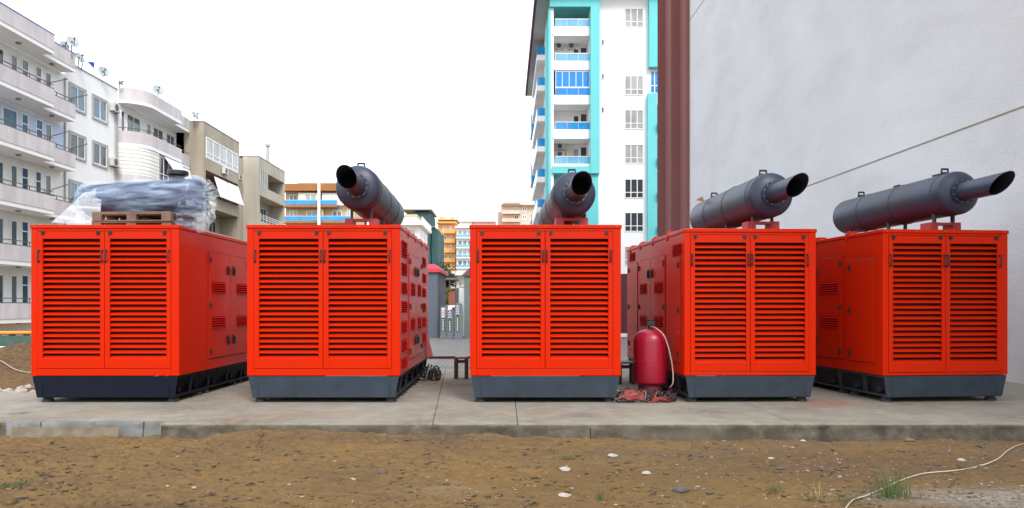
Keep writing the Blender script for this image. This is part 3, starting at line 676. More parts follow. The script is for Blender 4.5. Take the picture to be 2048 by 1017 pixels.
tag(blob(1.84, 10.92, 0.08, 0.19, 0.14, 0.085, 0.32, 1.6, 4).build('crumpled_bag', BAG, origin=(1.88, 10.98, 0), smooth=True, angle=40), 'crumpled dark red bag lying among the cables by the gas cylinder', 'bag')
tag(blob(2.30, 10.98, 0.02, 0.16, 0.11, 0.05, 0.35, 1.8, 14).build('crumpled_sack', mat('sack_orange', (0.34, 0.05, 0.015, 1), 0.6, var=0.5), origin=(2.30, 10.98, 0), smooth=True, angle=40), 'flat orange-red rag at the corner of the generator beside the gas cylinder', 'rag')
# stools
BRW = mat('stool_wood', srgb(86, 44, 40), 0.55, var=0.5, scale=8)
def stool(x0, x1, yc, h, m, label, name='low_stool'):
    t = empty(name, ((x0+x1)/2, yc, 0), label, 'stool'); w_ = (x1-x0)/2
    MB().box(-w_, w_, -0.16, 0.16, h-0.035, h).build('seat', m[0], t, bevel=0.004)
    for a in (-1, 1):
        for b_ in (-1, 1):
            MB().box(a*w_*0.9-0.03*a, a*w_*0.9+0.03*a, b_*0.13-0.03, b_*0.13+0.03, 0, h-0.036).build('leg', m[1], t, bevel=0.003)
        MB().box(a*w_*0.85-0.012, a*w_*0.85+0.012, -0.098, 0.098, h-0.12, h-0.07).build('rail', m[1], t)
    MB().box(-w_*0.7, w_*0.7, -0.11, -0.09, h-0.12, h-0.06).build('rail', m[1], t)
    return t
SEATR = mat('stool_top', srgb(150, 92, 88), 0.5, var=0.5)
stool(PX(911, 14.45), PX(934, 14.45), 14.5, 0.42, (SEATR, BRW), 'brown wooden stool behind the gap between second and middle generators')
GREYM = mat('grey_metal', srgb(110, 112, 116), 0.5, var=0.4)
stool(PX(1238, 13.4), PX(1268, 13.4), 13.5, 0.40, (GREYM, BRW), 'low grey-topped table with loose cables on it, behind the gas cylinder', 'low_table')
# rusty beam lying on the paving
bm_ = MB(); y_ = 19.9
for z0, z1, d in ((0, 0.012, 0.04), (0.012, 0.058, 0.008), (0.058, 0.07, 0.04)): bm_.box(-3.6, 1.4, y_-d, y_+d, -0.009+z0, -0.0095+z1)
tag(bm_.build('steel_beam', mat('rust', srgb(92, 56, 48), 0.8, var=0.6, scale=5), origin=(-1, y_, 0)), 'rusty brown steel beam lying across the paving behind the generators', 'beam')

# ------------------------------------------------------------------ buildings
class Fac:
    """facade plane; u runs along it, o outwards"""
    def __init__(s, side, pos): s.side = side; s.pos = pos
    def bx(s, mb, u0, u1, o0, o1, z0, z1):
        if s.side == '-Y': mb.box(u0, u1, s.pos-o0, s.pos-o1, z0, z1)
        elif s.side == '+X': mb.box(s.pos+o0, s.pos+o1, u0, u1, z0, z1)
        elif s.side == '-X': mb.box(s.pos-o0, s.pos-o1, u0, u1, z0, z1)
    def pt(s, u, o, z):
        return Vector((u, s.pos-o, z)) if s.side == '-Y' else Vector((s.pos+o, u, z)) if s.side == '+X' else Vector((s.pos-o, u, z))
WHITE = mat('white_render', (0.88, 0.89, 0.89, 1), 0.8, var=0.10, scale=0.6, streak=0.10, dirt=(0.55, 0.54, 0.52, 1))
OFFW = mat('cream_render', (0.85, 0.86, 0.83, 1), 0.8, var=0.3, scale=0.7)
BLUEW = mat('pale_blue_render', (0.56, 0.65, 0.82, 1), 0.8, var=0.2, scale=0.7)
MAUVE = mat('mauve_parapet', (0.66, 0.62, 0.635, 1), 0.85, var=0.35, scale=0.8, streak=0.4, dirt=(0.33, 0.30, 0.31, 1))
BEIGE = mat('beige_render', (0.43, 0.385, 0.30, 1), 0.85, var=0.4, scale=0.5, streak=0.6, dirt=(0.27, 0.22, 0.17, 1))
BEIGE2 = mat('pale_beige_render', (0.50, 0.46, 0.38, 1), 0.85, var=0.4, scale=0.5, streak=0.5, dirt=(0.30, 0.27, 0.23, 1))
PVC = mat('window_frame', (0.82, 0.82, 0.83, 1), 0.4)
FGREY = mat('grey_surround', (0.40, 0.39, 0.38, 1), 0.7)
METAL = mat('rail_metal', srgb(92, 80, 76), 0.5, 0.3)
ALU = mat('aluminium_rail', (0.65, 0.66, 0.68, 1), 0.35, 0.4)
CYAN = mat('cyan_render', srgb(106, 202, 206), 0.75, var=0.12, scale=0.5)
TIN = mat('awning_cloth', (0.88, 0.88, 0.87, 1), 0.8)
def glass(name, col, rough=0.06, spec=0.6):
    m = mat(name, col, rough, var=0.7, scale=0.9, dirt=(col[0]*0.35, col[1]*0.38, col[2]*0.42, 1), spec=spec); return m
GL = [glass('glass_dark', (0.05, 0.065, 0.08, 1)), glass('glass_blue', (0.10, 0.20, 0.28, 1)), glass('glass_curtain', (0.42, 0.43, 0.42, 1), 0.15), glass('glass_green', (0.09, 0.13, 0.12, 1))]
BLUEG = mat('blue_rail_glass', srgb(40, 150, 215), 0.08, var=0.5, scale=0.8, dirt=srgb(24, 92, 150), spec=0.6)
CYANG = mat('pale_rail_glass', srgb(120, 185, 215), 0.08, var=0.5, scale=0.8, dirt=srgb(60, 120, 165), spec=0.6)
BLUEC = mat('blue_curtain', srgb(10, 135, 220), 0.4, var=0.3, scale=2)

def window(par, F, u0, u1, z0, z1, n=2, tr=None, gl=0, fr=PVC, surround=None, org=None, name='window', ft=0.06, o=0.0):
    org = org if org is not None else par.location
    m = MB(); t_ = ft; d0, d1 = o-0.01, o+0.05
    F.bx(m, u0, u0+t_, d0, d1, z0, z1); F.bx(m, u1-t_, u1, d0, d1, z0, z1)
    F.bx(m, u0+t_, u1-t_, d0, d1, z0, z0+t_); F.bx(m, u0+t_, u1-t_, d0, d1, z1-t_, z1)
    for i in range(1, n):
        c = u0+(u1-u0)*i/n; F.bx(m, c-t_*0.5, c+t_*0.5, d0, d1-0.004, z0+t_, z1-t_)
    if tr:
        zz = z0+(z1-z0)*tr; F.bx(m, u0+t_, u1-t_, d0, d1-0.008, zz-t_*0.45, zz+t_*0.45)
    w_ = m.build(name, fr, par, org)
    g_ = MB(); F.bx(g_, u0+t_*0.5, u1-t_*0.5, o-0.01, o+0.015, z0+t_*0.5, z1-t_*0.5); g_.build('pane', gl if not isinstance(gl, int) else GL[gl], w_, org)
    if surround:
        s_ = MB(); e = 0.12
        F.bx(s_, u0-e, u0-0.003, o-0.01, o+0.03+0.05, z0-e, z1+e); F.bx(s_, u1+0.003, u1+e, o-0.01, o+0.08, z0-e, z1+e)
        F.bx(s_, u0-0.003, u1+0.003, o-0.01, o+0.078, z0-e, z0-0.003); F.bx(s_, u0-0.003, u1+0.003, o-0.01, o+0.078, z1+0.003, z1+e); s_.build('surround', surround, w_, org)
    return w_

def ac_unit(F, u, o, z, label, w=0.8, h=0.55):
    p = F.pt(u, o, z)
    t = empty('air_conditioner', p, label, 'air conditioner', 'outdoor air conditioning units on the apartment walls'); 
    m = MB(); F.bx(m, u-w/2, u+w/2, o+0.08, o+0.36, z, z+h); m.build('casing', mat('ac_white', (0.62, 0.61, 0.56, 1), 0.5), t, p, bevel=0.015)
    m = MB(); c = F.pt(u-w*0.1, o+0.365, z+h/2); c2 = F.pt(u-w*0.1, o+0.385, z+h/2); m.tube([c, c2], h*0.40, 20); m.build('fan_grille', mat('ac_grille', (0.10, 0.10, 0.10, 1), 0.6), t, p)
    m = MB(); F.bx(m, u-w*0.35, u-w*0.30, o+0.0, o+0.34, z-0.04, z-0.001); F.bx(m, u+w*0.30, u+w*0.35, o+0.0, o+0.34, z-0.04, z-0.001); m.build('bracket', METAL, t, p)
    return t

# --- apartment block A (far left)
XA = -26.3; GL0 = -2.42; zs = [15.22, 12.28, 9.34, 6.40, 3.46, 0.52]
def apt_root(name, loc, label): return empty(name, loc, label, 'building')
A_ = apt_root('apartment_block', (-30, 40, GL0), 'white apartment block at far left with mauve balcony parapets and satellite dishes'); FA = Fac('+X', XA)
oA = tuple(A_.location)
m = MB(); m.box(-38, XA, 30, 44.85, GL0, 15.21); m.build('wall', OFFW, A_, oA)
m = MB(); m.box(-38, XA-0.01, 30, 44.84, 9.60, 12.2); 
m = MB(); m.box(-38, XA, 44.85, 50.9, GL0, 16.05); m.build('wall', WHITE, A_, oA)
m = MB(); FA.bx(m, 30, 44.8, -0.01, 0.012, 9.62, 12.05); m.build('painted_bay', BLUEW, A_, oA)
m = MB(); FA.bx(m, 44.85, 50.9, -0.25, 0.05, 16.05, 16.12); m.build('coping', FGREY, A_, oA)
for i, z in enumerate(zs):
    for (u0, u1, d) in ((30, 41.25, 1.5), (41.25, 44.4, 0.85)):
        m = MB(); FA.bx(m, u0, u1, -0.01, d, z, z+0.22); s_ = m.build('balcony', WHITE, A_, oA)
        m = MB(); zt2 = z+1.02 if i else z+1.05
        FA.bx(m, u0, u1, d-0.13, d+0.03, z+0.2205, zt2)
        if u1 > 44: FA.bx(m, u1-0.13, u1+0.02, 0.0, d-0.131, z+0.2205, zt2)
        if u1 < 42: FA.bx(m, u1-0.13, u1, 0.851, d-0.131, z+0.2205, zt2)
        m.build('parapet', MAUVE, s_, oA)
        if i:
            m = MB(); FA.bx(m, u0, u1, d-0.08, d-0.04, z+1.24, z+1.28); FA.bx(m, u0, u1, d-0.135, d+0.04, z+1.021, z+1.05)
            k_ = u0
            while k_ < u1-0.2: FA.bx(m, k_+0.1, k_+0.13, d-0.075, d-0.045, z+1.05, z+1.24); k_ += 1.3
            m.tube([FA.pt(u1-0.3, d-0.05, z+1.05), FA.pt(u1-0.3, d-0.05, z+1.3), FA.pt(u1+0.5, d+0.45, z+1.75)], 0.03, 6)
            m.build('railing', METAL, s_, oA)
        else:
            m = MB(); FA.bx(m, u0, u1, d-0.14, d+0.05, zt2+0.001, zt2+0.05); m.build('coping', mat('blue_edge', (0.12, 0.14, 0.5, 1), 0.6), s_, oA)
        lm = MB(); c = FA.pt((max(u0, 37.5)+u1)/2, d*0.5, z-0.001); lm.tube([c, c-Vector((0, 0, 0.07))], 0.13, 12); lm.build('ceiling_lamp', mat('lamp_shade', (0.25, 0.22, 0.18, 1), 0.5), s_, oA)
    zf = z-2.72
    if i < 5:
        if i == 1:
            window(A_, FA, 39.2, 40.4, zf+0.95, zf+2.3, 1, None, 1, org=oA)
            for (a, b_) in ((40.75, 41.35), (42.0, 42.65)): window(A_, FA, a, b_, zf+0.1, zf+2.35, 1, 0.75, 1, org=oA, name='balcony_door')
            window(A_, FA, 42.85, 43.45, zf+0.6, zf+2.3, 1, None, 3, org=oA)
        else:
            for (a, b_) in ((37.9, 38.5), (38.8, 39.3), (39.85, 40.4), (42.85, 43.4)): window(A_, FA, a, b_, zf+0.5, zf+2.3, 1, None, (i+int(a)) % 2*3, org=oA)
            for (a, b_) in ((40.75, 41.35), (41.95, 42.5)): window(A_, FA, a, b_, zf+0.1, zf+2.35, 1, 0.75, 0, org=oA, name='balcony_door')
        for (a, b_) in ((45.3, 46.9), (47.85, 49.45)): window(A_, FA, a, b_, zf+0.95, zf+2.3, 2, None, (1, 0, 1, 3, 0)[i], surround=FGREY, org=oA)
    else:
        for a in (37.2, 38.4, 39.6, 40.8, 42.2): window(A_, FA, a, a+0.75, zf+0.4, zf+2.3, 1, None, 3, org=oA)
m = MB()
for u_, o_ in ((44.75, 0.06), (50.75, 0.07), (50.55, 0.07)): m.tube([FA.pt(u_, o_, GL0+0.2), FA.pt(u_, o_, 15.0)], 0.05, 8)
m.build('downpipe', FGREY, A_, oA)

# --- block B with rounded balconies
B_ = apt_root('apartment_block', (-30, 55, GL0), 'white apartment block with rounded mauve balconies and a slanting white awning'); oB = tuple(B_.location)
MB().box(-38, XA, 50.905, 60.0, GL0, 15.3).build('wall', WHITE, B_, oB)
def arc_poly(u0, u1, d, r=1.7, z=0, inset=0.0):
    pts = []
    for k_ in range(9):
        a = math.pi/2*k_/8; pts.append((XA+(d-inset)*math.sin(a), u0+inset+r*(1-math.cos(a)), z))
    pts.append((XA+d-inset, u1, z)); return pts
for i, z in enumerate(zs):
    for (u0, u1, d, rnd_) in ((51.0, 57.2, 1.65, True), (57.2, 59.9, 1.1, False)):
        if rnd_:
            P = arc_poly(u0, u1, d, z=z)
            m = MB(); m.prism(P+[(XA, u1, z)], (0, 0, 0.22)); s_ = m.build('balcony', WHITE, B_, oB)
            m = MB(); P = arc_poly(u0, u1, d, z=z+0.221); Q = arc_poly(u0, u1, d, z=z+0.221, inset=0.14)
            n_ = len(P); hh = 0.82
            m.prism(P+Q[::-1], (0, 0, hh)); m.build('parapet', MAUVE, s_, oB)
            if i == 1 or i > 2:
                m = MB(); m.tube([Vector(p)+Vector((-0.07, 0, 1.05)) for p in arc_poly(u0, u1, d, z=z+0.2)], 0.025, 6)
                for p in arc_poly(u0, u1, d, z=z+0.2)[::2]: m.tube([Vector(p)+Vector((-0.07, 0.02, 0.8)), Vector(p)+Vector((-0.07, 0.02, 1.05))], 0.02, 6)
                m.build('railing', METAL, s_, oB)
        else:
            m = MB(); FA.bx(m, u0+0.001, u1, -0.01, d, z, z+0.22); s_ = m.build('balcony', WHITE, B_, oB)
            m = MB(); FA.bx(m, u0+0.001, u1, d-0.13, d+0.02, z+0.2205, z+1.04); m.build('parapet', MAUVE, s_, oB)
            if i: m = MB(); FA.bx(m, u0, u1, d-0.09, d-0.05, z+1.26, z+1.30); m.build('railing', METAL, s_, oB)
    zf = z-2.72
    if i in (0, 2, 3):
        for k_, (a, b_) in enumerate(((51.3, 51.8), (52.1, 54.0), (55.0, 55.6), (56.0, 57.6), (58.2, 59.6))):
            window(B_, FA, a, b_, zf+0.1, zf+2.3, 1 if k_ in (0, 2) else 2, None, (0, 3, 0, 0, 1)[k_], org=oB, name='balcony_door')
    if i == 1:
        # enclosed floor: white siding round the corner, awnings along the front
        P = arc_poly(51.0, 53.6, 1.6, z=zf+0.82); Q = arc_poly(51.0, 53.6, 1.6, z=zf+0.82, inset=0.08)
        m = MB(); m.prism(P+Q[::-1], (0, 0, 1.90)); e_ = m.build('enclosure', mat('siding', (0.80, 0.79, 0.74, 1), 0.6), B_, oB)
        m = MB()
        for k_ in range(7):
            zz = zf+0.95+k_*0.26
            m.tube([Vector(p)+Vector((0.005, -0.005, 0)) for p in arc_poly(51.0, 53.6, 1.6, z=zz)], 0.012, 5)
        m.build('siding_joint', FGREY, e_, oB)
        Fb = Fac('+X', XA+1.5)
        window(B_, Fb, 53.65, 55.2, zf+0.82, zf+2.6, 2, 0.3, 0, org=oB)
        m = MB(); m.prism([Fb.pt(54.4, 0.1, zf+2.62), Fb.pt(57.1, 0.1, zf+2.62), Fb.pt(57.1, 0.75, zf+1.15), Fb.pt(55.6, 0.75, zf+1.15)], (0.03, 0, 0.03)); m.build('awning', TIN, B_, oB)
        m = MB(); m.prism([Fb.pt(57.25, -0.4, zf+2.62), Fb.pt(59.85, -0.4, zf+2.62), Fb.pt(59.85, 0.1, zf+1.0), Fb.pt(57.25, 0.1, zf+1.0)], (0.03, 0, 0.03)); m.build('awning', TIN, B_, oB)

# --- block C (beige)
def beige_block(Y0_, Y1_, XF, XL, ztop, mt, label, loggias):
    t = apt_root('apartment_block', (XF-5, (Y0_+Y1_)/2, GL0), label); o = tuple(t.location); F = Fac('+X', XF)
    m = MB(); m.box(XF-12, XF-1.6, Y0_, Y1_, GL0, ztop)            # core, loggia back wall
    m.box(XL, XF, Y0_, Y0_+0.35, GL0, ztop); m.box(XF-1.599, XF, Y1_-0.35, Y1_, GL0, ztop)
    m.box(XF-1.599, XF-0.001, Y0_+0.351, Y1_-0.351, ztop-1.25, ztop-0.001)
    m.build('wall', mt, t, o)
    m = MB(); m.box(XF-12.05, XF+0.04, Y0_-0.04, Y1_+0.04, ztop+0.001, ztop+0.06); m.build('coping', FGREY, t, o)
    for i in range(1, 6):
        z = zs[i]+0.05; m = MB(); F.bx(m, Y0_+0.352, Y1_-0.352, -1.598, 0.06, z, z+0.24); s_ = m.build('balcony', mt, t, o)
        m = MB(); F.bx(m, Y0_+0.352, Y1_-0.352, -0.12, 0.03, z+0.241, z+(1.0 if not (loggias[i-1] == 'rail') else 0.45)); m.build('parapet', mt, s_, o)
        k_ = loggias[i-1]; zc = zs[i-1]
        if k_ == 'glazed':
            window(t, F, Y0_+0.36, Y1_-0.36, z+1.002, z+2.70, 5, 0.28, 2, org=o, ft=0.10)
        elif k_ == 'awning':
            for (a, b_) in ((0.25, 0.60), (0.62, 0.95)):
                u0, u1 = Y0_+(Y1_-Y0_)*a, Y0_+(Y1_-Y0_)*b_
                m = MB(); m.prism([F.pt(u0, 0.04, z+2.68), F.pt(u1, 0.04, z+2.68), F.pt(u1, 0.55, z+1.0), F.pt(u0, 0.55, z+1.0)], (0.03, 0, 0.03)); m.build('awning', TIN, t, o)
        elif k_ == 'rail':
            m = MB()
            for q in (0.7, 0.9, 1.1): F.bx(m, Y0_+0.36, Y1_-0.36, -0.03, 0.01, z+q-0.02, z+q+0.02)
            u_ = Y0_+0.5
            while u_ < Y1_-0.4: F.bx(m, u_, u_+0.05, -0.035, 0.015, z+0.451, z+1.1); u_ += 1.0
            m.build('railing', ALU, s_, o)
        Fi = Fac('+X', XF-1.6)
        if k_ != 'glazed':
            for a in (0.30, 0.62): window(t, Fi, Y0_+(Y1_-Y0_)*a, Y0_+(Y1_-Y0_)*(a+0.2), z+0.3, z+2.4, 2, None, 0, org=o, name='balcony_door')
        if k_ == 'curtain':
            m = MB()
            for q in range(9): F.bx(m, Y0_+0.45+q*0.28, Y0_+0.65+q*0.28, -0.02-0.05*(q % 2), 0.0-0.05*(q % 2), z+0.95-0.2*(q % 3), z+2.68)
            m.build('curtain', mat('curtain', (0.55, 0.55, 0.54, 1), 0.9), t, o)
    return t, F
CBk, FC = beige_block(60.05, 68.0, -24.1, -27.0, 16.15, BEIGE, 'beige apartment block with a glazed upper balcony and two white awnings', ['glazed', 'awning', 'open', 'open', 'open'])
DBk, FD = beige_block(74.0, 82.8, -24.3, -27.2, 16.15, BEIGE2, 'pale beige block with a curtained loggia and a chimney on its roof', ['curtain', 'rail', 'open', 'open', 'open'])
L_ = apt_root('link_building', (-28, 71, GL0), 'narrow beige stairwell wing recessed between two beige apartment blocks'); oL = tuple(L_.location)
MB().box(-36, -25.9, 68.05, 73.95, GL0, 15.9).build('wall', BEIGE2, L_, oL)
for i in range(4): window(L_, Fac('+X', -25.9), 70.2, 71.6, zs[i]-1.9, zs[i]-0.6, 2, None, 0, org=oL)
m = MB(); c = Vector((-25.0, 79, 16.21)); m.tube([c, c+Vector((0, 0, 1.2)), c+Vector((0, 0, 1.9))], [0.22, 0.16, 0.14], 10); m.tube([c+Vector((0, 0, 1.95)), c+Vector((0, 0, 2.2))], 0.26, 10)
tag(m.build('chimney_pot', FGREY, origin=tuple(c)), 'thin metal chimney with a cowl on the pale beige block', 'chimney')

acs = [(FA, 50.2, 0.0, PZ(225, 50.3), 'upper outdoor unit at the corner of the white block, below its roof edge'), (FA, 50.1, 0.0, PZ(334, 50.2), 'lower outdoor unit on the corner of the white block beside a downpipe'),
       (FC, 64.0, 0.0, zs[1]+0.35, 'outdoor unit under the glazed balcony of the beige block'), (FD, 79.5, -1.6, zs[1]+1.5, 'upper of two outdoor units in the curtained loggia'), (FD, 79.5, -1.6, zs[1]+0.75, 'lower of two outdoor units in the curtained loggia'),
       (Fac('+X', -25.9), 72.6, 0.0, zs[1]+1.3, 'outdoor unit on the recessed wing between the beige blocks')]
for F, u, o, z, lb in acs: ac_unit(F, u, o, z, lb)

# satellite dishes
DISH = mat('dish_white', (0.36, 0.43, 0.44, 1), 0.5, var=0.3)
def dish(px, py, Y, r, zroof, aim, label):
    X = PX(px, Y); z = PZ(py, Y)
    t = empty('satellite_dish', (X, Y, zroof), label, 'satellite dish', 'satellite dishes along the roofs')
    c = Vector((0, 0, z-zroof)); d = Vector(aim).normalized(); x_ = d.cross(Vector((0, 0, 1))).normalized(); y_ = x_.cross(d)
    m = MB(); n_ = 24; vs = []
    for k_ in range(5):
        rr = r*k_/4
        for j in range(n_):
            a = 2*math.pi*j/n_; vs.append(c+d*(0.22*r*(k_/4)**2)+x_*math.cos(a)*max(rr, 0.01)*0.92+y_*math.sin(a)*max(rr, 0.01))
    fs = [(k_*n_+j, k_*n_+(j+1) % n_, (k_+1)*n_+(j+1) % n_, (k_+1)*n_+j) for k_ in range(4) for j in range(n_)]
    m.add(vs, fs); o = m.build('reflector', DISH, t, smooth=True, angle=80); md = o.modifiers.new('s', 'SOLIDIFY'); md.thickness = 0.02
    m = MB(); m.tube([c-y_*r*0.9+d*0.15*r, c+d*r*0.9], 0.02, 6); m.tube([c+d*r*0.9-d*0.07, c+d*r*0.9+d*0.07], 0.05, 8); m.build('receiver_arm', METAL, t)
    m = MB(); m.tube([(0, 0, 0), c-d*0.08], 0.03, 8); m.tube([c-d*0.08, c+d*0.02], 0.08, 8); m.build('mast', METAL, t)
aim = (0.75, -0.5, 0.5)
dish(144, 85, 44.0, 0.38, 15.9, aim, 'largest satellite dish, at the end of the white block parapet')
dish(128, 92, 43.8, 0.30, 15.9, aim, 'satellite dish half hidden behind the parapet, left of the largest one')
dish(158, 116, 45.6, 0.34, 15.9, (0.9, -0.3, 0.4), 'satellite dish just below and right of the largest one')
dish(206, 144, 48.6, 0.36, 16.12, (0.8, -0.6, 0.3), 'satellite dish alone on the white wall above the right window column')
dish(240, 166, 50.6, 0.22, 16.1, (0.5, 0.4, 0.5), 'small satellite dish at the corner above the rounded balconies')
dish(315, 181, 54.5, 0.40, 16.25, (0.7, -0.7, 0.4), 'satellite dish above the rounded balcony parapet')
dish(389, 232, 59.5, 0.38, 15.5, (0.9, -0.2, 0.5), 'satellite dish where the rounded block meets the beige block')
m = MB(); c = Vector((PX(166, 46.2), 46.2, PZ(124, 46.2))); m.tube([c-Vector((0.1, 0, 0.5)), c, c+Vector((0.5, 0.3, 0.05))], 0.03, 6)
m.prism([c+Vector((0.2, 0.1, 0.03)), c+Vector((0.55, 0.3, 0.02)), c+Vector((0.5, 0.3, -0.35)), c+Vector((0.35, 0.2, -0.12))], (0.01, -0.02, 0))
tag(m.build('blue_cloth', mat('blue_cloth', (0.02, 0.03, 0.35, 1), 0.7), origin=tuple(c)), 'dark blue cloth hung on a bracket beside the roof dishes', 'cloth')

# --- orange building with blue balconies
YE = 140.0; kx = YE/FP
E_ = apt_root('apartment_block', (PX(641, YE), YE+6, -3), 'orange apartment building with blue glass balconies and a white vertical pillar'); oE = tuple(E_.location); FE = Fac('-Y', YE)
ORG = mat('orange_render', srgb(160, 106, 58), 0.8, var=0.25, scale=0.3); TAN = mat('tan_render', srgb(196, 176, 140), 0.8, var=0.2, scale=0.3)
xl, xr = PX(566, YE), PX(706, YE)
m = MB(); m.box(xl, xr, YE+1.6, YE+14, -3, PZ(382, YE)); m.build('wall', TAN, E_, oE)
m = MB(); m.box(xl-0.3, xr+0.2, YE-0.2, YE+14.3, PZ(382, YE)+0.002, PZ(368, YE)); m.box(PX(594, YE), PX(700, YE), YE+0.3, YE+13, PZ(368, YE)+0.002, PZ(366, YE)); m.build('roof_fascia', ORG, E_, oE)
m = MB(); m.box(PX(636.5, YE), PX(641.5, YE), YE-0.55, YE-0.21, -3, PZ(365.5, YE)+0.3); m.build('pillar', WHITE, E_, oE)
for i in range(8):
    zt_2 = PZ(410+i*32.2, YE); m = MB(); FE.bx(m, xl, xr-(0.5 if i else 3), -1.6, 0.0, zt_2-0.45, zt_2-0.02); s_ = m.build('balcony', ORG, E_, oE)
    m = MB(); FE.bx(m, xl, xr-(0.5 if i else 3), -0.12, -0.06, zt_2+0.05, zt_2+0.85); m.build('glass_panel', BLUEG, s_, oE)
    m = MB(); FE.bx(m, xl, xr-(0.5 if i else 3), -0.14, -0.05, zt_2+0.86, zt_2+0.93); m.build('railing', ALU, s_, oE)
    Fi = Fac('-Y', YE+1.6)
    for k_, (a, b_) in enumerate(((574, 590), (608, 631), (661, 680), (690, 701))):
        window(E_, Fi, PX(a, YE), PX(b_, YE), zt_2-0.1, zt_2+2.1, 2, None, 2 if (k_+i) % 3 else 1, org=oE, ft=0.12, name='balcony_door')
    if i < 2:
        m = MB(); FE.bx(m, PX(595, YE), PX(636, YE), -1.5, -0.6, zt_2-0.01, zt_2+2.3) if i == 0 else FE.bx(m, PX(641, YE), PX(645, YE), -1.5, -0.6, zt_2-0.01, zt_2+2.3); m.build('bay', WHITE if i == 0 else TAN, E_, oE)
        if i == 0:
            window(E_, Fac('-Y', YE+0.6), PX(608, YE), PX(631, YE), zt_2+0.1, zt_2+2.1, 2, None, 2, org=oE, ft=0.12)
            m = MB()
            for q in range(14): m.box(PX(643+q*4, YE), PX(646.2+q*4, YE), YE+0.5+(q % 2)*0.08, YE+0.53+(q % 2)*0.08, zt_2, zt_2+2.25)
            m.build('curtain', TIN, E_, oE)

# --- distant centre buildings
def simple_block(name, Y, x0, x1, ztop, depth, wallm, bandm, label, fh, nfl, wins, rail=None, d=1.2, penthouse=None, zlow=0, bx0=None, bx1=None, winmat=0):
    t = apt_root(name, ((x0+x1)/2, Y+depth/2, zlow), label); o = tuple(t.location); F = Fac('-Y', Y)
    MB().box(x0, x1, Y, Y+depth, zlow, ztop).build('wall', wallm, t, o)
    MB().box(x0-0.3, x1+0.3, Y-d-0.1, Y+depth+0.2, ztop+0.01, ztop+0.5).build('roof_slab', bandm, t, o)
    bx0 = x0 if bx0 is None else bx0; bx1 = x1 if bx1 is None else bx1
    for i in range(nfl):
        z = ztop-fh*(i+1); m = MB(); F.bx(m, bx0, bx1, -0.01, d, z-0.15, z+0.15); s_ = m.build('balcony', bandm, t, o)
        m = MB(); F.bx(m, bx0, bx1, d-0.1, d, z+0.152, z+0.95); F.bx(m, bx1-0.1, bx1, 0, d-0.101, z+0.152, z+0.95); m.build('parapet', rail or bandm, s_, o)
        for (a, b_) in wins: window(t, F, x0+(x1-x0)*a, x0+(x1-x0)*b_, z+0.2, z+2.3, 2, None, winmat if i % 2 else 2, org=o, ft=0.14)
    return t, F, o
# white corner building F
Y = 120; t, F, o = simple_block('apartment_block', Y, PX(790, Y), PX(838, Y), PZ(452, Y), 13, WHITE, WHITE, 'white corner apartment building with wraparound terraces beside the second silencer', 2.9, 6, ((0.15, 0.4), (0.6, 0.85)), d=1.4)
MB().box(PX(795, Y), PX(830, Y), Y+2, Y+11, PZ(452, Y)+0.52, PZ(430, Y)).build('penthouse', OFFW, t, o)
MB().box(PX(795, Y)-0.4, PX(832, Y), Y+1.5, Y+11.5, PZ(430, Y)+0.002, PZ(427, Y)).build('penthouse_roof', TAN, t, o)
m = MB(); m.box(PX(845, Y), PX(845, Y)+0.12, Y-1.3, Y+13, PZ(452, Y)+0.52, PZ(452, Y)+1.3); m.box(PX(838, Y)+0.301, PX(845, Y)+0.15, Y-1.5, Y+13.2, PZ(452, Y), PZ(452, Y)+0.5); m.build('terrace_edge', WHITE, t, o)
Fs = Fac('+X', PX(838, Y))
for i in range(6):
    for a in (3, 7, 10.5): window(t, Fs, Y+a, Y+a+1.3, PZ(452, Y)-2.9*(i+1)+0.6, PZ(452, Y)-2.9*(i+1)+2.1, 2, None, 1, org=o, ft=0.14)
# netted building G
NET = mat('scaffold_net', srgb(52, 92, 92), 0.8, var=0.7, scale=0.25, streak=0.6, dirt=srgb(30, 56, 62), bump=0.4, bscale=2)
Y = 160; t = apt_root('netted_building', (PX(850, Y), Y+8, 0), 'tall building wrapped in dark green scaffold netting'); o = tuple(t.location)
m = MB(); nn = 14; x0_, x1_ = PX(826, Y), PX(868, Y)
def rough_box(m, x0, x1, y0, y1, z0, z1, seed, amp=0.25):
    nx_, nz_ = 12, 24; cor = [(x0, y0), (x1, y0), (x1, y1), (x0, y1)]; vs = []; ring_n = 0; pts = []
    for c in range(4):
        a, b_ = cor[c], cor[(c+1) % 4]
        for i in range(nx_): pts.append((a[0]+(b_[0]-a[0])*i/nx_, a[1]+(b_[1]-a[1])*i/nx_))
    n_ = len(pts)
    for k_ in range(nz_+1):
        z = z0+(z1-z0)*k_/nz_
        for (px_, py_) in pts:
            vs.append((px_+amp*noise.noise(Vector((px_*0.8, py_*0.8, z*0.4+seed))), py_+amp*noise.noise(Vector((px_*0.7+9, py_*0.8, z*0.4+seed))), z))
    fs = [(k_*n_+i, k_*n_+(i+1) % n_, (k_+1)*n_+(i+1) % n_, (k_+1)*n_+i) for k_ in range(nz_) for i in range(n_)]+[tuple(nz_*n_+i for i in range(n_))]
    m.add(vs, fs)
rough_box(m, x0_, PX(860, Y), Y, Y+13, 0, PZ(424, Y), 1); m.build('net_cover', NET, t, o)
m = MB(); rough_box(m, PX(860, Y)+0.3, PX(874, Y), Y+1, Y+19, 0, PZ(457, Y), 5); m.build('net_cover', NET, t, o)
m = MB(); m.box(x0_-2.2, PX(860, Y)+0.4, Y-0.8, Y+13, PZ(424, Y)+0.3, PZ(421, Y)+0.3); m.box(PX(862, Y), PX(874, Y)-0.5, Y+0.5, Y+18, PZ(457, Y)+0.3, PZ(455, Y)+0.2); m.build('roof_slab', FGREY, t, o)
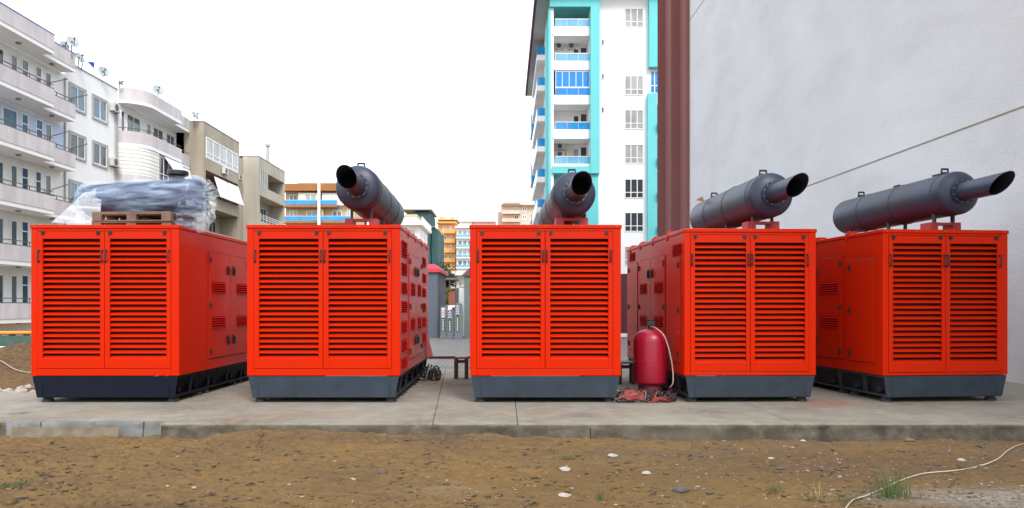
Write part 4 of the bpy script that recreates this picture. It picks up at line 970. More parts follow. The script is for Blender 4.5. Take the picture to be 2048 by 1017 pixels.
# orange-yellow building H
Y = 230; YEL = mat('yellow_render', srgb(226, 166, 92), 0.8, var=0.15, scale=0.2)
t, F, o = simple_block('apartment_block', Y, PX(876, Y), PX(911, Y), PZ(448, Y), 16, YEL, YEL, 'narrow orange-yellow apartment building seen between second and middle generators', 2.92, 9, ((0.28, 0.5), (0.62, 0.8)), d=1.5, bx0=PX(888, Y))
MB().box(PX(879, Y), PX(913, Y), Y+1.5, Y+14, PZ(448, Y)+0.52, PZ(440, Y)).build('penthouse', mat('penthouse_glass', srgb(62, 66, 88), 0.2), t, o)
MB().box(PX(874, Y), PX(915, Y), Y+0.5, Y+15, PZ(440, Y)+0.002, PZ(438, Y)).build('penthouse_roof', YEL, t, o)
MB().box(PX(876, Y), PX(905, Y), Y+4, Y+13, PZ(438, Y)+0.004, PZ(430, Y)).build('roof_room', TAN, t, o)
window(t, Fac('-Y', Y+4), PX(888, Y), PX(899, Y), PZ(437, Y), PZ(432, Y), 3, None, 2, org=o, ft=0.2)
# white building I
Y = 222; t, F, o = simple_block('apartment_block', Y, PX(913, Y), PX(944, Y), PZ(457, Y), 14, WHITE, WHITE, 'white apartment building with blue-tinted balconies right of the orange-yellow one', 2.95, 9, ((0.1, 0.35), (0.42, 0.65), (0.72, 0.92)), rail=CYANG, d=1.6, winmat=0)
MB().box(PX(916, Y), PX(940, Y), Y+2, Y+12, PZ(457, Y)+0.52, PZ(447, Y)).build('penthouse', WHITE, t, o)
window(t, Fac('-Y', Y+2), PX(919, Y), PX(926, Y), PZ(456, Y), PZ(450, Y), 3, None, 0, org=o, ft=0.2); window(t, Fac('-Y', Y+2), PX(929, Y), PX(935, Y), PZ(456, Y), PZ(450, Y), 2, None, 0, org=o, ft=0.2)
# more distant pale rows above the middle generator
Y = 300; t, F, o = simple_block('apartment_block', Y, PX(905, Y), PX(945, Y), PZ(444, Y), 14, WHITE, WHITE, 'farthest white building with cluttered roof tanks, behind the others', 3, 3, ((0.2, 0.4), (0.5, 0.8)), d=1)
t, F, o = simple_block('apartment_block', Y, PX(946, Y), PX(990, Y), PZ(446, Y), 14, WHITE, mat('pale_red_band', srgb(205, 130, 120), 0.8), 'low white building just showing above the middle generator', 3, 2, ((0.2, 0.4), (0.5, 0.8)), d=1)
# beige building J
Y = 256; PNK = mat('pink_beige', srgb(214, 190, 172), 0.8, var=0.15, scale=0.2)
t, F, o = simple_block('apartment_block', Y, PX(1004, Y), PX(1078, Y), PZ(412, Y), 18, PNK, PNK, 'pinkish beige hillside building left of the blue tower', 2.75, 4, ((0.33, 0.45), ), d=1.6, bx1=PX(1041, Y), zlow=0)
MB().box(PX(1037, Y), PX(1058, Y), Y+1, Y+14, PZ(412, Y)+0.52, PZ(399, Y)).build('penthouse', WHITE, t, o)
MB().box(PX(1059, Y), PX(1076, Y), Y+1, Y+14, PZ(412, Y)+0.52, PZ(401, Y)).build('penthouse', WHITE, t, o)
window(t, Fac('-Y', Y+1), PX(1048, Y), PX(1051, Y), PZ(406, Y), PZ(401.5, Y), 1, None, 0, org=o, ft=0.15)
for i in range(3):
    z = PZ(423+i*16, Y); window(t, F, PX(1045, Y), PX(1053, Y), z, z+1.6, 2, None, 0, org=o, ft=0.25)
m = MB(); m.box(PX(995, Y), PX(1003.5, Y), Y+4, Y+18, 0, PZ(421, Y)); m.build('side_wing', PNK, t, o)
m = MB(); m.prism([(PX(1003, Y), Y-1.7, PZ(411, Y)), (PX(1041, Y), Y-1.7, PZ(411, Y)), (PX(1041, Y), Y-1.7, PZ(404, Y)), (PX(1012, Y), Y-1.7, PZ(404, Y))], (0, 3, 0)); m.build('sloped_parapet', PNK, t, o)

# ------------------------------------------------------------------ cyan tower
YT = 63.0; DT = YT/FP
T_ = empty('apartment_tower', (8.5, 75, -1), 'tall white and turquoise apartment tower with blue glass balconies', 'building'); oT = tuple(T_.location); FT = Fac('-Y', YT)
def X_(p): return PX(p, YT)
def Z_(p): return PZ(p, YT)
ztt = Z_(-14)
XL_ = X_(1101)
m = MB()
m.box(X_(1180), X_(1400), YT, YT+28, -1, ztt)
m.box(XL_+0.02, X_(1180), YT+2.2, YT+28, -1, ztt)
m.build('wall', WHITE, T_, oT)
# projecting turquoise frame round the balcony column
m = MB(); zt0, zt1 = Z_(18), Z_(0); zb0, zb1 = Z_(349), Z_(335)
FT.bx(m, X_(1180), X_(1198), -0.01, 0.5, zb0, ztt); FT.bx(m, X_(1099), X_(1179.9), -2.2, 0.5, zt0, ztt-0.01); FT.bx(m, X_(1104), X_(1179.9), -2.2, 0.45, zb0+0.02, zb1)
FT.bx(m, X_(1172), X_(1196), -0.01, 0.22, -1, zb0-0.01)
FT.bx(m, X_(1097), X_(1101.2), -1.2, 0.3, -1, zt0-0.01)
m.build('turquoise_frame', CYAN, T_, oT)
m = MB(); FT.bx(m, X_(1101.3), X_(1107), -2.2, 0.2, -1, zt0-0.01)
m.build('corner_pier', WHITE, T_, oT)
for i in range(9):
    rt = Z_(38.4+68.7*i); rb = Z_(53+68.7*i); sb_ = Z_(71.8+68.7*i)
    if i == 4: sb_ = zb1+0.01
    m = MB(); FT.bx(m, X_(1107.2), X_(1179.8), -2.19, 0.0, sb_, rb); FT.bx(m, X_(1104), X_(1107.1), 0.21, 0.3, sb_, rb); s_ = m.build('balcony', WHITE, T_, oT)
    gm = (CYANG, CYANG, BLUEC, BLUEG, CYANG)[i % 5]
    m = MB(); FT.bx(m, X_(1111), X_(1179.5), -0.06, -0.02, rb+0.03, rt-0.04); m.build('glass_panel', gm, s_, oT)
    m = MB(); FT.bx(m, X_(1110), X_(1179.6), -0.08, 0.0, rt-0.04, rt+0.03)
    for q in range(4): FT.bx(m, X_(1111+q*22.6), X_(1111.6+q*22.6), -0.08, 0.0, rb, rt-0.041)
    m.build('railing', ALU, s_, oT)
    Fi = Fac('-Y', YT+2.2)
    window(T_, Fi, X_(1150), X_(1164), rb-0.1, rb+1.75, 1, None, 0 if i != 4 else 2, org=oT, ft=0.10, name='balcony_door'); window(T_, Fi, X_(1165), X_(1180.5), rb-0.1, rb+1.9, 1, None, 0, org=oT, ft=0.08, name='balcony_door')
    if i == 2:
        m = MB()
        for q in range(12): FT.bx(m, X_(1113+q*3.7), X_(1116.6+q*3.7), -0.22-0.05*(q % 2), -0.18-0.05*(q % 2), rt+0.06, rt+1.38)
        m.build('blue_curtain', BLUEC, T_, oT)
        window(T_, Fac('-Y', YT+0.1), X_(1111), X_(1179.5), rt+0.04, rt+1.42, 5, None, BLUEC, org=oT, ft=0.05, name='balcony_glazing')
for (p, q, lb) in ((1119, 26, 'outdoor unit on the top visible tower balcony'), (1119, 93, 'left outdoor unit of a pair on the second tower balcony'), (1144, 93, 'right outdoor unit of a pair on the second tower balcony'), (1121, 294, 'larger outdoor unit on the lowest framed tower balcony'), (1121, 309, 'smaller outdoor unit beneath the larger one on the lowest framed tower balcony')):
    Fi = Fac('-Y', YT+2.2); ac_unit(Fi, PX(p, YT+2), 0.0, PZ(q, YT+2)-0.25, lb, 0.75, 0.52)
# a wall cabinet on the lowest framed balcony
m = MB(); FT.bx(m, X_(1136), X_(1150), -2.19, -1.85, Z_(308), Z_(290)); m.build('wall_cabinet', mat('cabinet_cream', srgb(205, 200, 170), 0.5), T_, oT, bevel=0.02)
rows = (17, 152, 220, 289, 358, 425, 493, 561)
for i, r_ in enumerate(rows):
    window(T_, FT, X_(1249), X_(1287), Z_(r_+39), Z_(r_), 3, 0.30, (2, 2, 2, 2, 0, 0, 2, 2)[i], fr=PVC, surround=None, org=oT, ft=0.07)
m = MB(); 
for a, b_ in ((1249, 1249.7), (1286.4, 1287)): FT.bx(m, X_(a), X_(b_), -0.01, 0.015, Z_(124), Z_(85))
FT.bx(m, X_(1249.8), X_(1286.3), -0.01, 0.015, Z_(124.6), Z_(124)); FT.bx(m, X_(1249.8), X_(1286.3), -0.01, 0.015, Z_(85), Z_(84.4)); m.build('blind_window', FGREY, T_, oT)
for r_ in (80, 148, 215): window(T_, FT, X_(1203), X_(1208), Z_(r_+11), Z_(r_), 1, None, 0, org=oT, ft=0.04)
m = MB(); FT.bx(m, X_(1296), X_(1318), -0.01, 0.55, Z_(138), ztt); m.build('turquoise_frame', CYAN, T_, oT); m = MB(); FT.bx(m, X_(1293.5), X_(1312), -0.01, 0.5, -1, Z_(190)); m.build('turquoise_frame', CYAN, T_, oT)
window(T_, FT, X_(1300), X_(1318), Z_(188), Z_(142), 2, 0.35, BLUEG, org=oT, ft=0.08)
for i in range(8):
    m = MB(); FT.bx(m, X_(1312.2), X_(1345), -0.01, 0.1, Z_(262+68*i), Z_(210+68*i)); o_ = m.build('balcony', GL[0], T_, oT)
    m = MB(); FT.bx(m, X_(1312.2), X_(1345), 0.101, 0.9, Z_(262+68*i), Z_(250+68*i)); m.build('glass_panel', BLUEG, o_, oT)
# left flank
FL = Fac('-X', XL_)
m = MB(); FL.bx(m, YT+2.2, YT+5.5, -0.01, 0.18, -1, Z_(18)); m.build('turquoise_frame', CYAN, T_, oT); m = MB(); FL.bx(m, YT+23.5, YT+28, -0.01, 0.25, -1, Z_(18)-0.6); m.build('turquoise_frame', CYAN, T_, oT)
for i in range(9):
    z = Z_(13)-2.885*i-1.4
    m = MB(); FL.bx(m, YT+8, YT+21, -0.01, 0.8, z-0.5, z); s_ = m.build('balcony', WHITE, T_, oT)
    m = MB(); FL.bx(m, YT+8, YT+21, 0.72, 0.78, z+0.001, z+0.75); FL.bx(m, YT+8, YT+8.05, 0.0, 0.719, z+0.001, z+0.75); m.build('glass_panel', BLUEG, s_, oT)
    for a in (9, 13, 17): window(T_, FL, YT+a, YT+a+2, z, z+2.1, 2, None, (0, 1)[i % 2], org=oT, ft=0.12)
    if i % 2 == 1: m = MB(); FL.bx(m, YT+23.6, YT+27.5, 0.251, 0.8, z-0.9, z+1.2); m.build('bay', BLUEG, T_, oT)
m = MB(); m.box(XL_-1.25, X_(1420), YT-1.5, YT+29.2, ztt+0.002, ztt+0.35); m.build('roof_slab', FGREY, T_, oT)
ROOFZ = Z_(-8)
m = MB(); m.box(XL_-1.15, XL_-0.002, YT-1.5, YT+28.6, Z_(2), Z_(2)+0.1); m.build('eave_soffit', mat('soffit', srgb(180, 183, 190), 0.8, var=0.2), T_, oT)
m = MB(); m.box(XL_-1.35, XL_-1.151, YT-1.5, YT+28.6, Z_(2)-0.02, Z_(2)+0.5); m.build('eave_fascia', mat('fascia_brown', srgb(96, 52, 72), 0.7), T_, oT)

# ------------------------------------------------------------------ tall grey wall at the right
def wx(y): return 9.28-0.03*(y-13.87)
W_ = empty('blank_wall_building', (14, 15, -0.3), 'tall windowless grey rendered building wall at the right with brown stepped pilasters', 'building'); oW = tuple(W_.location)
def render_wall_mat():
    m = bpy.data.materials.new('grey_render'); m.use_nodes = True; n = m.node_tree; p = n.nodes['Principled BSDF']; L = n.links
    tc = n.nodes.new('ShaderNodeTexCoord')
    def nz(sc, det=8, st=None, ro=0.6):
        t = n.nodes.new('ShaderNodeTexNoise'); t.inputs['Scale'].default_value = sc; t.inputs['Detail'].default_value = det; t.inputs['Roughness'].default_value = ro
        if st:
            mp = n.nodes.new('ShaderNodeMapping'); mp.inputs['Scale'].default_value = st; L.new(tc.outputs['Object'], mp.inputs[0]); L.new(mp.outputs[0], t.inputs['Vector'])
        else: L.new(tc.outputs['Object'], t.inputs['Vector'])
        return t.outputs[0]
    def mix(f, lo, hi, amt, a, b):
        mr = n.nodes.new('ShaderNodeMapRange'); mr.inputs[1].default_value = lo; mr.inputs[2].default_value = hi; mr.inputs[4].default_value = amt; L.new(f, mr.inputs[0])
        mx = n.nodes.new('ShaderNodeMix'); mx.data_type = 'RGBA'; L.new(mr.outputs[0], mx.inputs[0])
        for i, c in ((6, a), (7, b)):
            if isinstance(c, tuple): mx.inputs[i].default_value = c
            else: L.new(c, mx.inputs[i])
        return mx.outputs[2]
    c = mix(nz(0.5, 8, (1, 0.4, 1)), 0.35, 0.65, 1, (0.71, 0.735, 0.76, 1), (0.655, 0.67, 0.69, 1))
    c = mix(nz(4.5, 6, (1, 0.35, 0.9)), 0.48, 0.72, 0.5, c, (0.72, 0.73, 0.74, 1))
    c = mix(nz(1.0, 6, (1, 0.35, 0.8)), 0.5, 0.75, 0.3, c, (0.44, 0.42, 0.43, 1))
    c = mix(nz(0.22, 4), 0.45, 0.65, 0.22, c, (0.50, 0.47, 0.47, 1))
    c = mix(nz(26, 4), 0.55, 0.75, 0.4, c, (0.42, 0.40, 0.40, 1))
    L.new(c, p.inputs['Base Color']); p.inputs['Roughness'].default_value = 0.9; p.inputs['Specular IOR Level'].default_value = 0.2
    b = n.nodes.new('ShaderNodeBump'); b.inputs['Strength'].default_value = 0.6; b.inputs['Distance'].default_value = 0.02; L.new(nz(30, 8, (1, 0.5, 1), 0.75), b.inputs['Height']); L.new(b.outputs[0], p.inputs['Normal'])
    return m
RW = render_wall_mat()
yA, yB = -2.0, 35.2
m = MB()
zc = [-0.3, 4.955, 4.985, 14.755, 14.785, 26]
for k_ in (0, 2, 4):
    m.prism([(wx(yA), yA, zc[k_]), (wx(yB), yB, zc[k_]), (20, yB, zc[k_]), (20, yA, zc[k_])], (0, 0, zc[k_+1]-zc[k_]))
m.build('wall', RW, W_, oW)
m = MB()
for k_ in (1, 3): m.prism([(wx(yA)-0.008, yA, zc[k_]), (wx(yB)-0.008, yB, zc[k_]), (19.9, yB, zc[k_]), (19.9, yA, zc[k_])], (0, 0, 0.03))
m.build('joint', mat('joint_brown', srgb(150, 136, 112), 0.9, var=0.5), W_, oW)
m = MB(); BR = mat('brown_render', srgb(134, 86, 82), 0.85, var=0.3, scale=0.4, streak=0.15, dirt=srgb(116, 72, 69), bump=0.2)
xp = wx(35.2)
m.prism([(PX(1315, 38), 38, -0.3), (PX(1329, 38), 38, -0.3), (PX(1329, 38), 36.5, -0.3), (PX(1329, 38)+0.40, 36.5, -0.3), (PX(1329, 38)+0.40, 35.1, -0.3), (xp+0.03, 35.1, -0.3), (19.5, 35.21, -0.3), (19.5, 44, -0.3), (PX(1317, 44), 44, -0.3)], (0, 0, 26.3))
m.build('pilaster', BR, W_, oW)

# ------------------------------------------------------------------ yard entrance between 2nd and 3rd generator
Yg = 33.0
GRYB = mat('grey_kiosk', srgb(92, 100, 112), 0.7, var=0.25, scale=1.0); GRYD = mat('grey_green_pillar', srgb(112, 126, 122), 0.8, var=0.25)
REDR = mat('red_cap', srgb(205, 60, 78), 0.5, var=0.2); DRED = mat('dark_red_cap', srgb(96, 50, 54), 0.6, var=0.3)
x0, x1 = PX(838, Yg), PX(875, Yg)
K_ = empty('gate_kiosk', ((x0+x1)/2, Yg+1, -0.02), 'grey gate kiosk with a sloping red roof cap behind the second generator', 'kiosk'); oK = tuple(K_.location)
MB().box(x0, x1, Yg, Yg+4.6, -0.02, PZ(545, Yg)).build('wall', GRYB, K_, oK)
m = MB(); e = 0.12; z1 = PZ(545, Yg)+0.002
m.box(x0-e, x1+e, Yg-e, Yg+4.7, z1, z1+0.16)
m.prism([(x0-e, Yg-e+0.01, z1+0.161), (x1+e-0.01, Yg-e+0.01, z1+0.161), (x1-0.15, Yg+0.1, z1+0.36), (x0-e, Yg+0.1, z1+0.36)], (0, 4.4, 0)); m.build('roof', REDR, K_, oK)
m = MB(); FK = Fac('+X', x1)
rr_ = random.Random(4)
for k_ in range(9):      # illegible red lettering running down the side
    z = 2.35-k_*0.2
    FK.bx(m, Yg+1.2, Yg+1.9, 0.0, 0.006, z, z+0.035)
    if k_ % 2: FK.bx(m, Yg+1.2, Yg+1.35, 0.0, 0.007, z+0.035, z+0.13)
    else: FK.bx(m, Yg+1.7, Yg+1.9, 0.0, 0.007, z+0.035, z+0.13)
m.build('lettering', mat('red_lettering', srgb(150, 70, 80), 0.6), K_, oK)
x0, x1 = PX(928.5, Yg), PX(948, Yg)
K2 = empty('gate_pillar', ((x0+x1)/2, Yg+0.3, -0.02), 'grey-green gate pillar with a dark red cap, left of the middle generator', 'pillar'); oK = tuple(K2.location)
MB().box(x0, x1, Yg, Yg+0.5, -0.02, PZ(552, Yg)).build('shaft', GRYD, K2, oK)
zc_ = PZ(552, Yg)+0.002
m = MB(); m.add([(x0-0.12, Yg-0.12, zc_), (x1+0.12, Yg-0.12, zc_), (x1+0.12, Yg+0.62, zc_), (x0-0.12, Yg+0.62, zc_), (x0+0.2, Yg+0.2, zc_+0.33), (x1-0.1, Yg+0.2, zc_+0.33), (x1-0.1, Yg+0.3, zc_+0.33), (x0+0.2, Yg+0.3, zc_+0.33)], [(3,2,1,0),(4,5,6,7),(0,1,5,4),(1,2,6,5),(2,3,7,6),(3,0,4,7)])
m.build('cap', DRED, K2, oK)
# white boundary wall seen edge-on
m = MB(); m.box(PX(914, 36), PX(930, 36), 35, 35.3, -0.02, PZ(577, 36)); 
tag(m.build('boundary_wall', mat('white_wall', (0.78, 0.80, 0.80, 1), 0.8, var=0.3), origin=(PX(920, 36), 35, 0)), 'pale boundary wall beside the gate pillar', 'wall')
m = MB(); m.tube([(PX(911, 34), 34, 0), (PX(913.5, 34), 34, PZ(577, 34))], 0.06, 8); m.tube([(PX(914.5, 34), 34, 0), (PX(915.5, 34), 34, PZ(576, 34))], 0.05, 8)
tag(m.build('leaning_pipes', GREYM, origin=(PX(912, 34), 34, 0)), 'grey pipes standing upright against the pale boundary wall', 'pipe')
# marker boards with chevrons
BRD = mat('board_grey', srgb(112, 116, 124), 0.6, var=0.2); BRDW = mat('board_white', srgb(222, 224, 226), 0.5); GRN = mat('board_green', srgb(44, 92, 44), 0.6); STR = mat('strip_dark', srgb(86, 90, 98), 0.6)
def board(p0, p1, ptop, Yb, label, cm, strip=0.0):
    x0, x1 = PX(p0, Yb), PX(p1, Yb); zt = PZ(ptop, Yb); xc = x0+(x1-x0)*(0.36+strip); hw = 0.07
    t = empty('marker_board', ((x0+x1)/2, Yb, -0.01), label, 'marker board', 'grey marker boards with chevrons at the gate'); o = tuple(t.location)
    m = MB(); m.prism([(x0, Yb, 0.1), (x1, Yb, 0.1), (x1, Yb, zt-0.06), (x1-0.06, Yb, zt), (x0+0.06, Yb, zt), (x0, Yb, zt-0.06)], (0, 0.10, 0)); m.build('panel', BRD, t, o, bevel=0.01)
    m = MB(); m.box(x0-0.02, x1+0.02, Yb-0.12, Yb+0.2, -0.01, 0.099); m.box(x0+0.01, x1-0.01, Yb-0.06, Yb-0.002, 0.1, 0.26); m.build('foot', BRD, t, o, bevel=0.01)
    zm = zt-(zt-0.26)*0.42
    m = MB(); m.box(xc-hw, xc+hw, Yb-0.006, Yb-0.001, zm, zt-0.05); m.build('chevron_strip', STR if cm is BRDW else BRDW, t, o)
    m = MB(); k_ = 0; z = zm+0.03
    while z < zt-0.16:
        m.prism([(xc-hw, Yb-0.012, z), (xc, Yb-0.012, z+0.07), (xc+hw, Yb-0.012, z), (xc+hw, Yb-0.012, z+0.045), (xc, Yb-0.012, z+0.115), (xc-hw, Yb-0.012, z+0.045)], (0, 0.005, 0)); z += 0.105
    m.build('chevron', cm, t, o)
    m = MB(); m.box(xc-hw, xc+hw, Yb-0.006, Yb-0.001, 0.28, zm-0.01); gs = m.build('green_strip', GRN, t, o)
    m = MB(); z = 0.33
    while z < zm-0.08: m.box(xc-0.03, xc+0.03, Yb-0.009, Yb-0.0065, z, z+0.035); m.box(xc-0.03, xc-0.01, Yb-0.009, Yb-0.0065, z+0.035, z+0.05); z += 0.075
    m.build('lettering', BRDW, gs, o)
board(881, 895.5, 614, 32.4, 'marker board with reddish chevrons, beside the kiosk, leftmost of the three', mat('chevron_red', srgb(190, 110, 110), 0.6))
board(894.5, 909, 620, 32.1, 'marker board in the middle of the three, lowest of them', BRDW)
board(909.5, 925, 607, 31.8, 'marker board nearest the pale wall, tallest of the three', BRDW)
tag(MB().box(PX(908, 33), PX(911.5, 33), 32.7, 32.78, 0.3, 0.85).build('yellow_panel', mat('yellow_green', srgb(205, 240, 60), 0.5), origin=(PX(909, 33), 32.7, 0)), 'small bright yellow-green panel between two marker boards', 'panel')
# white car behind
def car(x, y, rz, label):
    t = empty('parked_car', (x, y, -0.03), label, 'car', None, rz)
    prof = [(-2.1, 0.35), (-2.15, 0.7), (-1.9, 0.92), (-1.1, 1.0), (-0.5, 1.42), (0.8, 1.46), (1.6, 1.05), (2.1, 0.95), (2.15, 0.4)]
    m = MB(); m.prism([(a, -0.85, b_) for a, b_ in prof], (0, 1.7, 0)); m.build('body', mat('car_white', (0.8, 0.8, 0.8, 1), 0.25, coat=0.5), t, bevel=0.08)
    for s in (-1, 1):
        m = MB(); m.prism([(-0.95, s*0.852, 1.02), (1.35, s*0.852, 1.02), (0.75, s*0.852, 1.36), (-0.45, s*0.852, 1.34)], (0, s*0.01, 0)); m.build('side_window', GL[0], t)
    m = MB(); m.prism([(-1.06, -0.7, 1.03), (-0.54, -0.62, 1.41), (-0.54, 0.62, 1.41), (-1.06, 0.7, 1.03)], (-0.03, 0, 0.03)); m.build('windscreen', GL[0], t)
    for a in (-1.35, 1.35):
        for s in (-1, 1):
            m = MB(); m.tube([(a, s*0.70, 0.31), (a, s*0.88, 0.31)], 0.31, 20); wv = m.build('wheel', RUBBER, t, smooth=True)
            m = MB(); m.tube([(a, s*0.881, 0.31), (a, s*0.89, 0.31)], 0.19, 14); m.build('rim', ALU, wv)
    for s in (-1, 1): m = MB(); m.box(-2.17, -2.08, s*0.6-0.15, s*0.6+0.15, 0.62, 0.78); m.build('headlight', PVC, t)
car(PX(886, 46), 46, R(70), 'white parked car with dark windows glimpsed behind the marker boards')
# brown fence panel and kiosk roof, ochre shrub
tag(MB().box(PX(897, 52), PX(914, 52), 52, 52.12, 0, PZ(585, 52)).build('timber_panel', mat('timber', srgb(150, 92, 66), 0.8, var=0.4), origin=(PX(905, 52), 52, 0)), 'reddish brown timber panel behind the parked car', 'panel')
def leafy(name, cx_, cy_, cz_, rx, ry, rz_, n, size, m, label, cat_, seed, trunk=True):
    rnd = random.Random(seed); t = empty(name, (cx_, cy_, 0), label, cat_); mb = MB()
    cl = [(rnd.gauss(0, 0.5), rnd.gauss(0, 0.5), rnd.gauss(0, 0.45)) for _ in range(12)]
    for _ in range(n):
        c = rnd.choice(cl); p = Vector(((c[0]+rnd.gauss(0, 0.25))*rx, (c[1]+rnd.gauss(0, 0.25))*ry, cz_+(c[2]+rnd.gauss(0, 0.25))*rz_))
        a = Vector((rnd.gauss(0, 1), rnd.gauss(0, 1), rnd.gauss(0, 1))).normalized()*size; b_ = Vector((rnd.gauss(0, 1), rnd.gauss(0, 1), rnd.gauss(0, 1))).normalized()*size*0.5
        mb.add([p-a, p+b_, p+a, p-b_], [(0, 1, 2, 3)])
    mb.build('crown', m, t)
    m2 = MB()
    for k_ in range(3): m2.tube([(0, 0, -0.1), (cl[k_][0]*rx*0.4, cl[k_][1]*ry*0.4, cz_*0.6), (cl[k_][0]*rx, cl[k_][1]*ry, cz_+cl[k_][2]*rz_)], [0.10, 0.07, 0.03], 7)
    m2.build('trunk', mat('bark', srgb(90, 72, 58), 0.9), t)
LEAFO = mat('leaf_ochre', srgb(128, 112, 62), 0.8, var=0.5, scale=2); LEAFG = mat('leaf_green', srgb(58, 74, 52), 0.8, var=0.5, scale=2)
leafy('shrub', PX(896, 60), 60, 2.4, 1.1, 1, 0.9, 1500, 0.12, LEAFO, 'ochre shrub above the parked car, between kiosk and pale wall', 'shrub', 2)
leafy('tree', PX(884, 66), 66, 3.8, 0.9, 1.5, 1.4, 1800, 0.16, LEAFG, 'dark green tree just right of the kiosk roof', 'tree', 3)
m = MB(); m.box(PX(884, 62), PX(912, 62), 62, 66, PZ(560, 62), PZ(556, 62)); t = empty('canopy_shelter', (PX(900, 62), 64, 0), 'low dark canopy shelter in the gap behind the gate', 'shelter'); oS = tuple(t.location)
m.build('roof', mat('canopy_grey', srgb(120, 112, 108), 0.8, var=0.3), t, oS)
for a in (886, 898, 910): MB().box(PX(a, 62), PX(a, 62)+0.1, 62.1, 62.2, 0, PZ(560, 62)-0.001).build('post', METAL, t, oS)
MB().box(PX(885, 62), PX(912, 62), 65.8, 66, 0, PZ(575, 62)).build('back_wall', mat('shelter_back', srgb(120, 108, 96), 0.8, var=0.5), t, oS)
m = MB(); m.box(PX(884, 75), PX(935, 75), 75, 80, 0, PZ(556, 75)); m.build('dummy', OFFW)  # replaced below
bpy.data.objects.remove(bpy.data.objects['dummy'])
Y = 80; t, F, o = simple_block('low_house', Y, PX(880, Y), PX(945, Y), PZ(552, Y), 8, OFFW, WHITE, 'low cream house with a white roof edge beneath the white apartment building', 2.7, 2, ((0.3, 0.42), (0.55, 0.7)), d=1.0)
# dark red gate seen in the slit right of the middle generator
G_ = empty('sheet_gate', (6.2, 34, 0), 'dark red corrugated sheet gate seen between the middle generator and the next', 'gate'); oG = tuple(G_.location)
m = MB(); x = 4.4
while x < 8.0: m.box(x, x+0.10, 34, 34.05, 0.15, 2.85); m.box(x+0.1001, x+0.1999, 34.03, 34.07, 0.15, 2.85); x += 0.2
m.build('sheet', mat('gate_red', srgb(92, 40, 44), 0.5, var=0.3), G_, oG)
MB().box(4.35, 8.05, 33.95, 34.15, -0.02, 0.149).build('plinth', WHITE, G_, oG)

# rubble along the pad edge at far left and pale hoses on the soil bank
rr_ = random.Random(12)
rub = MB()
for _ in range(220):
    X = rr_.uniform(-10.2, -7.0); Y = 12.35+abs(rr_.gauss(0, 0.45)); q_ = rr_.uniform(0.02, 0.09)
    nx3 = [noise.noise(Vector((X*9, Y*9, k_)))*0.5 for k_ in range(3)]
    m_ = MB(); m_.tube([(X, Y, ground_h(X, Y)-0.01), (X+q_*nx3[0], Y+q_*nx3[1], ground_h(X, Y)+q_*0.5), (X+q_*nx3[2], Y, ground_h(X, Y)+q_*0.8)], [q_*0.8, q_*0.9, q_*0.35], 6); rub.add(m_.v, m_.f)
o = rub.build('rubble', mat('rubble_pale', (0.42, 0.37, 0.32, 1), 0.9, var=0.6, scale=8), kind='stuff'); o['label'] = 'pale broken rubble along the left rear edge of the concrete pad'; o['category'] = 'rubble'
hp = [(-12.5, 15.0), (-11.2, 14.6), (-10.2, 14.9), (-9.2, 14.3), (-8.2, 14.5)]
tag(MB().tube(cat([(a, b_, ground_h(a, b_)+0.03) for a, b_ in hp], 10), 0.012, 8).build('hose', mat('hose_pale', (0.34, 0.27, 0.21, 1), 0.6), origin=(-10.2, 14.9, 0), smooth=True), 'pale hose lying over the brown soil bank at far left', 'hose')
# left yard: orange rail, white low wall
OR = mat('orange_tube', srgb(235, 150, 60), 0.5); 
t = empty('orange_rail', (-14.5, 22, -0.3), 'orange horizontal pipe rail beyond the left end of the pad', 'rail'); oR = tuple(t.location)
MB().tube([(-19, 22, PZ(668, 22)-0.02), (-12.0, 22, PZ(664, 22))], 0.05, 10).build('pipe', OR, t, oR, smooth=True)
for x in (-18.5, -15.6, -12.5): MB().tube([(x, 22.08, -2.3), (x, 22.08, 0.7)], 0.035, 8).build('post', OR, t, oR, smooth=True)
tag(MB().box(-24, -13, 26, 26.3, -2.4, PZ(694, 26)).build('low_wall', OFFW, origin=(-18, 26, -2.4)), 'low white wall behind the orange rail at far left', 'wall')
t = empty('glass_fence', (-19, 28, -2.4), 'greenish glass fence behind the low white wall at far left', 'fence'); oR = tuple(t.location)
for k_ in range(6):
    x = -25+k_*1.9; MB().box(x+0.03, x+1.85, 28, 28.03, -2.2, PZ(672, 28)).build('glass_panel', mat('green_glass', srgb(78, 104, 96), 0.1, var=0.7, scale=1.5), t, oR)
    MB().box(x-0.03, x+0.028, 27.98, 28.05, -2.4, PZ(670, 28)).build('post', ALU, t, oR)

# ------------------------------------------------------------------ foreground: stones, pit flakes, grass, wire, twig
def gh(x, y): return ground_h(x, y)
def stone_mesh(rx, ry, rz_, seed, nu=9, nv=6):
    m = MB(); vs = []
    for i in range(nv+1):
        th = math.pi*i/nv
        for j in range(nu):
            ph = 2*math.pi*j/nu; d = Vector((math.sin(th)*math.cos(ph), math.sin(th)*math.sin(ph), math.cos(th))); k_ = 1+0.35*noise.noise(d*1.6+Vector((seed*3.1, seed, 0)))
            vs.append((d.x*rx*k_, d.y*ry*k_, d.z*rz_*k_))
    m.v = vs; m.f = [(i*nu+j, (i+1)*nu+j, (i+1)*nu+(j+1) % nu, i*nu+(j+1) % nu) for i in range(nv) for j in range(nu)]
    return m
def at_ground(px, py):
    Y = (EYE+0.18)*FP/(py-HZ)
    for _ in range(4): Y = (EYE-gh(PX(px, Y), Y))*FP/(py-HZ)
    return PX(px, Y), Y
